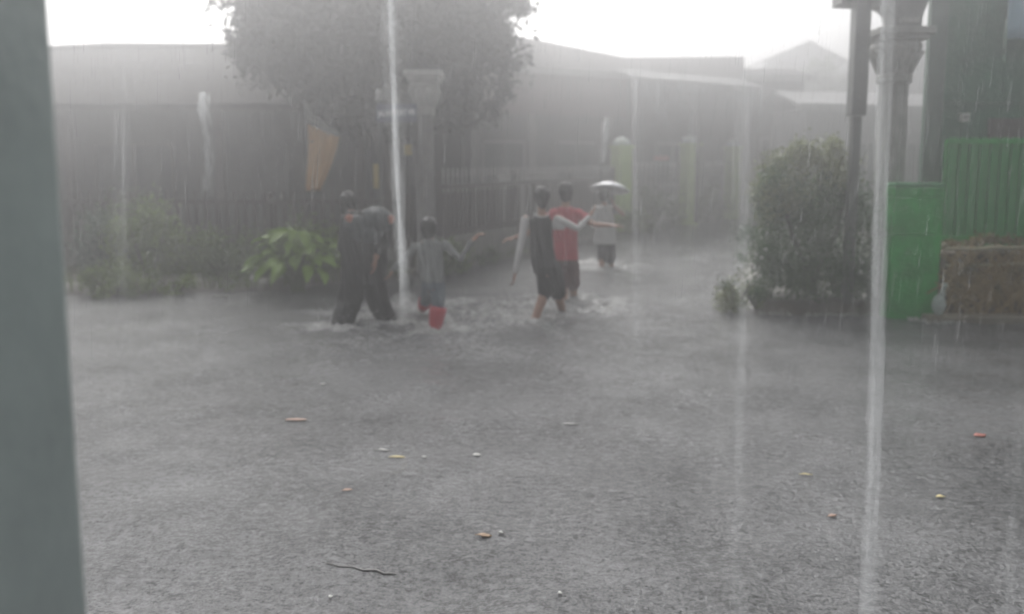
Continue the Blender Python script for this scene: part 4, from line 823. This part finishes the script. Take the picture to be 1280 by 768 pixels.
c1.tube([shL, elL, wrL], [.085, .075, .055], 12); c1.tube([shR, elR, elR.lerp(wrR, .6)], [.085, .07, .055], 12); ruffle(remeshed(c1, 'coat', M_blk, .013, r, 2), .007, 14)
c1 = MB(); torso_rings(c1, [(454, 340, Y4, .215, .15), (454, 358, Y4, .21, .15)]); c1.tube([J(444, 350, Y4), kA, aA, aA + (aA - kA).normalized() * .12], [.15, .145, .125, .12], 14); c1.tube([J(465, 350, Y4), kB, aB, aB + (aB - kB).normalized() * .12], [.15, .135, .12, .11], 14); ruffle(remeshed(c1, 'trousers', M_blk, .013, r, 2), .007, 14)
c1 = MB(); c1.ell(J(471, 276, Y4 - .05), (.21, .16, .165), rot=Matrix.Rotation(.12, 3, 'Y')); c1.ell(J(449, 281, Y4 - .06), (.19, .14, .14)); c1.ell(J(460, 292, Y4 - .05), (.25, .15, .15)); ruffle(remeshed(c1, 'jacket', M_jk, .013, r, 2), .007, 14)
for c in (J(437, 273, Y4 - .14), J(488, 274, Y4 - .12)):
    c1 = MB(); c1.ell(c, (.055, .035, .045)); c1.ell(c + Vector((.01, -.01, -.03)), (.035, .03, .03)); remeshed(c1, 'shoulder_patch', mat('orange_red_cloth', (.42, .17, .12), .6, .2, 8), .009, r, 1)
c1 = MB(); c1.ell(hc + Vector((0, -.02, .02)), (.112, .11, .128)); c1.ell(hc + Vector((0, -.05, -.06)), (.095, .07, .1)); ruffle(remeshed(c1, 'hair', M_hair, .01, r, 1), .007, 30)

# ------------------------------------------------------------------ floating litter
def litter(name, px, py, mt, label, L_=.06, w_=.03, rz=0., cat='leaf', lift=.012):
    t = CAMZ / (sp_ - ((CYP - py) / F) * cp); x = (px - 640) / F * t; y = t * (cp + ((CYP - py) / F) * sp_)
    m = MB(); V = []; k = 6
    for i in range(k + 1):
        s = i / k; wd = w_ * math.sin(math.pi * (s * .9 + .05)); z = lift * .3 + .002 * math.sin(s * 5); xx = (s - .5) * L_
        for q in (-1, 0, 1): V.append((xx * math.cos(rz) - q * wd * math.sin(rz), xx * math.sin(rz) + q * wd * math.cos(rz), z + (abs(q) * .002)))
    rq = random.Random(int(px)); V = [(a_ + rq.uniform(-1, 1) * w_ * .35, b_ + rq.uniform(-1, 1) * w_ * .35, c_) for a_, b_, c_ in V]; m.add(V, [(i * 3 + j, i * 3 + j + 1, i * 3 + j + 4, i * 3 + j + 3) for i in range(k) for j in range(2)]); me_ = m.mesh(name, mt, smooth=True)
    o = inst(name, me_, (x, y, float(wave(x, y)) + .003)); o.modifiers.new('t', 'SOLIDIFY').thickness = .004; tag(o, label, cat); return o
Lo = mat('orange_leaf', (.36, .22, .16), .5, .2, 20); Lr = mat('red_leaf', (.38, .12, .09), .5, .2, 20); Lw = mat('white_litter', (.42, .42, .40), .5, .05, 20); Ly = mat('yellow_straw', (.55, .46, .22), .5, .1, 20); Lb = mat('brown_leaf', (.22, .13, .06), .5, .2, 20)
litter('floating_leaf', 1225, 547, Lr, 'red leaf floating on the dark water at the right', .1, .03, .1)
litter('floating_leaf', 370, 527, Lo, 'wide dull orange leaf floating left of centre', .15, .02, .1)
litter('floating_leaf', 434, 615, Lo, 'small orange leaf floating below the yellow straw', .06, .012, .3)
litter('floating_leaf', 604, 673, Lb, 'brown leaf floating near the bottom centre beside a white scrap', .08, .014, -.1)
litter('floating_leaf', 1040, 645, Lo, 'orange brown leaf floating near the right stream of water', .07, .012, .4)
litter('floating_leaf', 1007, 596, Ly, 'thin tan leaf floating in the right half of the water', .08, .008, 0)
litter('floating_leaf', 1176, 623, Ly, 'pale yellow leaf floating in the lower right corner area', .06, .015, .2)
litter('floating_straw', 496, 573, Ly, 'bright yellow straw floating between white scraps', .10, .012, .0, 'straw')
litter('white_scrap', 478, 563, Lw, 'white scrap floating just left above the yellow straw', .10, .012, -.2, 'litter')
litter('white_scrap', 530, 575, Lw, 'small white scrap floating right of the yellow straw', .04, .012, .1, 'litter')
litter('white_scrap', 596, 570, Lw, 'small white scrap floating alone right of the straw', .05, .016, .2, 'litter')
litter('white_scrap', 626, 671, Lw, 'tiny white scrap floating right of the brown leaf', .025, .01, .2, 'litter')
litter('white_scrap', 413, 750, Lw, 'tiny white scrap floating near the bottom edge', .02, .01, .5, 'litter')
litter('white_scrap', 714, 531, Lw, 'long thin white scrap floating in the centre of the water', .12, .008, .1, 'litter')
litter('white_scrap', 403, 481, Lw, 'faint white scrap floating below the wading adult', .06, .015, .1, 'litter')
litter('white_scrap', 700, 747, Lw, 'tiny white scrap floating at the bottom, right of centre', .02, .009, .4, 'litter')
# dark twig
P = []
for i, (x, y) in enumerate([(408, 708), (425, 712), (440, 711), (455, 715), (470, 713), (480, 717), (494, 716)]):
    t = CAMZ / (sp_ - ((CYP - y) / F) * cp); P.append((((x - 640) / F) * t, t * (cp + ((CYP - y) / F) * sp_), .008)); P[-1] = (P[-1][0], P[-1][1], .004 + float(wave(P[-1][0], P[-1][1])))
m = MB(); m.tube(P, [.002, .003, .004, .005, .006, .006, .003], 6); o = m.build('floating_twig', mat('wet_black_bark', (.15, .145, .14), .5, .3, 20), None, True); tag(o, 'dark crooked twig floating near the bottom left of centre', 'twig')

# ------------------------------------------------------------------ falling water
def water_mat(name, strength, col=(.8, .82, .83), sc=1.0):
    m = bpy.data.materials.new(name); m.use_nodes = True; n = m.node_tree.nodes; l = m.node_tree.links; n.clear()
    o = n.new('ShaderNodeOutputMaterial'); mx = n.new('ShaderNodeMixShader'); tr = n.new('ShaderNodeBsdfTransparent'); df = n.new('ShaderNodeBsdfTranslucent'); d2 = n.new('ShaderNodeBsdfPrincipled')
    df.inputs[0].default_value = (*col, 1); d2.inputs['Base Color'].default_value = (*col, 1); d2.inputs['Roughness'].default_value = .15
    m2 = n.new('ShaderNodeMixShader'); m2.inputs[0].default_value = .5; l.new(df.outputs[0], m2.inputs[1]); l.new(d2.outputs[0], m2.inputs[2])
    at_ = n.new('ShaderNodeAttribute'); at_.attribute_name = 'tone'
    tc_ = n.new('ShaderNodeTexCoord'); mp = n.new('ShaderNodeMapping'); mp.inputs['Scale'].default_value = (60 * sc, 60 * sc, 2.2); l.new(tc_.outputs['Object'], mp.inputs[0])
    nz = n.new('ShaderNodeTexNoise'); nz.inputs['Scale'].default_value = 1; nz.inputs['Detail'].default_value = 4; l.new(mp.outputs[0], nz.inputs['Vector'])
    q = n.new('ShaderNodeMapRange'); q.inputs['From Min'].default_value = .3; q.inputs['From Max'].default_value = .7; q.inputs['To Min'].default_value = .35; q.inputs['To Max'].default_value = 1.3; l.new(nz.outputs['Fac'], q.inputs[0])
    a = n.new('ShaderNodeMath'); a.operation = 'MULTIPLY'; l.new(at_.outputs['Fac'], a.inputs[0]); l.new(q.outputs[0], a.inputs[1])
    b = n.new('ShaderNodeMath'); b.operation = 'MULTIPLY'; b.use_clamp = True; l.new(a.outputs[0], b.inputs[0]); b.inputs[1].default_value = strength
    l.new(b.outputs[0], mx.inputs[0]); l.new(tr.outputs[0], mx.inputs[1]); l.new(m2.outputs[0], mx.inputs[2]); l.new(mx.outputs[0], o.inputs[0]); return m
def stream(px, py0, py1, Y_, wpx, mt, label, fade, name='water_stream', seed=0, wob=.3, zmin=None, px1=None):
    """vertical rope of falling water: real tube, wobbling and thinning, centred where it falls"""
    rr = np.random.RandomState(seed); top = at(px, py0, Y_); bot = at(px, py1, Y_); z0 = top.z + (.3 if py0 <= 0 else 0); z1 = bot.z - (.5 if py1 >= 768 else 0)
    if zmin is not None: z1 = zmin
    lean = (at(px1, py1, Y_).x - top.x) if px1 else 0; n_ = 80; seg = 6; R = wpx / F * Y_ / 2; V = []; T = []; Fq = []; base = 0
    for q in range(14 if wpx > 6 else 4):
        ph = rr.uniform(0, 6, 6); o0 = rr.normal() * R * .52; o1 = rr.normal() * R * .5; r0 = R * rr.uniform(.12, .5); tone_ = rr.uniform(.4, 1.5)
        for i in range(n_ + 1):
            t = i / n_; z = z0 + (z1 - z0) * t; ox = o0 * (1 + .35 * math.sin(t * 6 + ph[0])) + R * wob * .6 * (math.sin(t * 7 + seed) + .5 * math.sin(t * 19 + ph[1])); rad = r0 * (1 + .3 * math.sin(t * 13 + ph[2]) + .25 * math.sin(t * 37 + ph[3]) + .1 * rr.uniform(-1, 1))
            for k in range(seg):
                a = 2 * math.pi * k / seg; V.append((top.x + lean * t + ox + rad * math.cos(a), Y_ + o1 + rad * math.sin(a), z)); T.append(max(0, fade(t)) * tone_)
        Fq += [(base + i * seg + k, base + i * seg + (k + 1) % seg, base + (i + 1) * seg + (k + 1) % seg, base + (i + 1) * seg + k) for i in range(n_) for k in range(seg)]
        base += (n_ + 1) * seg
    L_ = np.array([top.x, Y_, z1]); me_ = np_mesh(name, np.array(V) - L_, Fq, mt, T, smooth=True); o = link(name, me_, None, tuple(L_)); tag(o, label, 'water stream', 'ropes of water falling from the porch eave' if Y_ < 3 else None); return o
WM = water_mat('falling_water', .036); WM2 = water_mat('falling_water_faint', .018); WM3 = water_mat('runoff_water', .3); WM4 = water_mat('runoff_water_faint', .15)
ramp = lambda a, b_: (lambda t: min(1, max(0, (b_ - t) / (b_ - a))))
SYn = 2.15
stream(487, 0, 400, SYn, 20, WM, 'thick white rope of falling water between the dark-clad adult and the grey-topped child', ramp(.84, 1), seed=1, wob=.35, px1=504)
stream(487, 0, 400, SYn + .03, 9, WM, 'thin bright thread of water running beside the thick left rope', ramp(.75, 1), seed=2, wob=.5, px1=503)
stream(1111, 0, 768, SYn, 17, WM, 'thick white rope of falling water in front of the right ornate column', lambda t: 1.0, seed=3, wob=.3, px1=1090)
stream(1108, 0, 768, SYn + .05, 24, WM2, 'broad faint veil of water around the right-hand rope', lambda t: min(1, .3 + t), seed=4, wob=.3, px1=1088)
stream(794, 70, 768, SYn + .03, 10, WM2, 'faint thread of falling water in front of the nearest green pillar', lambda t: max(.15, 1 - 1.6 * t) * min(1, t * 12), seed=5, wob=.2, px1=800)
stream(931, 70, 768, SYn, 16, WM2, 'faint pale rope of falling water left of the big bush', lambda t: (1.0 - .4 * t) * min(1, t * 12), seed=6, wob=.2, px1=922)
stream(925, 90, 768, SYn + .04, 4, WM, 'very thin bright thread of water left of the big bush', lambda t: max(0, .9 - 1.1 * t) * min(1, t * 9), seed=7, wob=.5, px1=919)
stream(152, 60, 520, SYn, 14, WM2, 'barely visible rope of falling water near the porch post', (lambda t: .6 * ramp(.3, 1)(t) * min(1, t * 5)), seed=8, wob=.3, px1=158)
stream(1283, 480, 768, SYn, 16, WM2, 'faint rope of falling water at the lower right edge', lambda t: min(1, 2 * t), seed=9, wob=.3)
stream(256, 116, 245, 14.5, 9, WM3, 'bright twisting water spout from the roof of the low house on the left', lambda t: 1, seed=10, wob=.8)
# rain curtains from roof edges, falling rain, splashes on the flood
def threads(name, A, B, n_, L0, L1, wd, mt, seed, label, jit=.05):
    rr = np.random.RandomState(seed); A = np.array(A); B = np.array(B); V = []; T = []
    for i in range(n_):
        p = A + (B - A) * rr.uniform(); p = p + np.array([rr.uniform(-jit, jit), rr.uniform(-jit, jit), -.06]); L = rr.uniform(L0, L1); w_ = wd * rr.uniform(.5, 1.5)
        for z, tt, ww in ((0, 1, 1), (-L * .4, .7, .8), (-L, .0, .4)):
            for k in range(4):
                a = k * math.pi / 2; V.append(p + np.array([w_ * ww * math.cos(a), w_ * ww * math.sin(a), z])); T.append(tt)
    Fq = [(i * 12 + j * 4 + k, i * 12 + j * 4 + (k + 1) % 4, i * 12 + (j + 1) * 4 + (k + 1) % 4, i * 12 + (j + 1) * 4 + k) for i in range(n_) for j in range(2) for k in range(4)]
    o = link(name, np_mesh(name, V, Fq, mt, T)); tag(o, label, 'running water', kind='stuff')
threads('roof_runoff', A0, A1, 170, .3, 1.6, .018, WM3, 1, 'curtain of rainwater spilling from the zinc awning edge')
threads('roof_runoff', E[1], E[2], 60, .4, 2.5, .012, WM4, 2, 'thin threads of rainwater dripping from the long house eave')
threads('roof_runoff', (-12, 14.65, 2.85), (-1, 14.9, 2.85), 120, .5, 2.0, .012, WM4, 3, 'thin threads of rainwater dripping from the low house eave')
threads('roof_runoff', (gx(1008, 24, 3), 23.6, gz(133, 24)), (gx(1150, 24, 3), 23.6, gz(134, 24)), 70, .4, 1.6, .014, WM4, 4, 'thin threads of rainwater dripping from the dark roofed house')
rr = np.random.RandomState(9); k = 19000
RM = water_mat('rain_water', .10, (.85, .87, .88))
yy = 3.0 + 17 * rr.uniform(0, 1, k) ** .8; xx = rr.uniform(-1, 1, k) * (yy * .72 + .4); zz = rr.uniform(0.02, 1, k) * (1.9 + yy * .21); L = rr.uniform(.05, .16, k); wv = rr.uniform(.0012, .0028, k); sl_ = .05
c = np.stack([xx, yy, zz], -1); top = c + np.stack([sl_ * L, 0 * L, L], -1)
ring = lambda ce, w: np.stack([ce + np.stack([w * math.cos(a), w * math.sin(a), 0 * w], -1) for a in (0, 2.094, 4.189)], 1)
V = np.concatenate([ring(c, wv), ring(top, wv * .3)], 1).reshape(-1, 3); base = np.arange(k)[:, None, None] * 6
q = np.array([[0, 1, 4, 3], [1, 2, 5, 4], [2, 0, 3, 5]])[None]; Fq = (base + q).reshape(-1, 4)
o = link('rain', np_mesh('rain', V, Fq, RM, np.ones(len(V)))); tag(o, 'heavy rain falling over the whole flooded street', 'rain', kind='stuff')
k = 9000; yy = 3.0 + 15 * rr.uniform(0, 1, k) ** 1.3; xx = rr.uniform(-1, 1, k) * (yy * .7 + .3); keep = side(xx, yy) < 0; xx, yy = xx[keep], yy[keep]; k = len(xx)
hh = rr.uniform(.008, .032, k); ww = rr.uniform(.002, .006, k); c = np.stack([xx, yy, np.full(k, -.004)], -1); top = c + np.stack([0 * hh, 0 * hh, hh], -1)
V = np.concatenate([ring(c, ww), ring(top, ww * .4)], 1).reshape(-1, 3); base = np.arange(k)[:, None, None] * 6; Fq = (base + q).reshape(-1, 4)
SM = water_mat('splash_water', .22, (.75, .76, .76))
o = link('rain_splashes', np_mesh('rain_splashes', V, Fq, SM, np.ones(len(V)))); tag(o, 'tiny splash crowns where raindrops hit the flood water', 'splashes', kind='stuff')
# foam and droplets thrown up round the legs
V = []; T = []; Fq = []
oc = np.array([[1, 0, 0], [-1, 0, 0], [0, 1, 0], [0, -1, 0], [0, 0, 1], [0, 0, -1]]); of = np.array([[0, 2, 4], [2, 1, 4], [1, 3, 4], [3, 0, 4], [2, 0, 5], [1, 2, 5], [3, 1, 5], [0, 3, 5]]); V = []; Fq = []; cnt = 0
for p, r_s, s in SPL[:-2]:
    for j in range(int(110 * s)):
        a = rr.uniform(0, 6.28); d = r_s * 1.1 * math.sqrt(rr.uniform()); z = abs(rr.normal()) * (.09 if s >= 1.0 else .035) * s + .006; sz = rr.uniform(.003, .008)
        V.append(oc * np.array([sz * rr.uniform(.8, 2), sz, sz * rr.uniform(.6, 1.2)]) + np.array([p.x + d * math.cos(a), p.y + d * math.sin(a), z])); Fq.append(of + cnt); cnt += 6
for (fx0, fx1, fy, Y_) in ((945, 985, 392, 9.9), (1150, 1190, 398, 9.3), (1130, 1150, 398, 9.5), (1000, 1090, 392, 9.8)):
    for j in range(90):
        c_ = np.array([gx(rr.uniform(fx0, fx1), Y_, 0), Y_ - .1 + rr.normal() * .05, .006 + abs(rr.normal()) * .012]); sz = rr.uniform(.004, .012); V.append(oc * np.array([sz * 2, sz, sz * .7]) + c_); Fq.append(of + cnt); cnt += 6
FMt = mat('white_foam', (.42, .42, .41), .5, .1, 30)
o = link('foam', np_mesh('foam', np.concatenate(V), np.concatenate(Fq), FMt)); tag(o, 'white foam and droplets kicked up around the wading legs and the banks', 'foam', kind='stuff')

# ------------------------------------------------------------------ haze
hm = bpy.data.materials.new('haze'); hm.use_nodes = True; n = hm.node_tree.nodes; l = hm.node_tree.links; n.clear()
o_ = n.new('ShaderNodeOutputMaterial'); v = n.new('ShaderNodeVolumePrincipled'); v.inputs['Density'].default_value = HAZE_D; v.inputs['Color'].default_value = (*HAZE_C, 1); v.inputs['Anisotropy'].default_value = HAZE_G
l.new(v.outputs[0], o_.inputs['Volume'])
m = MB(); m.box(-82, 82, -10, 97, -1.4, 7.6); o = m.build('haze', hm); tag(o, 'pale rain haze filling the air of the whole street', 'haze', kind='stuff')
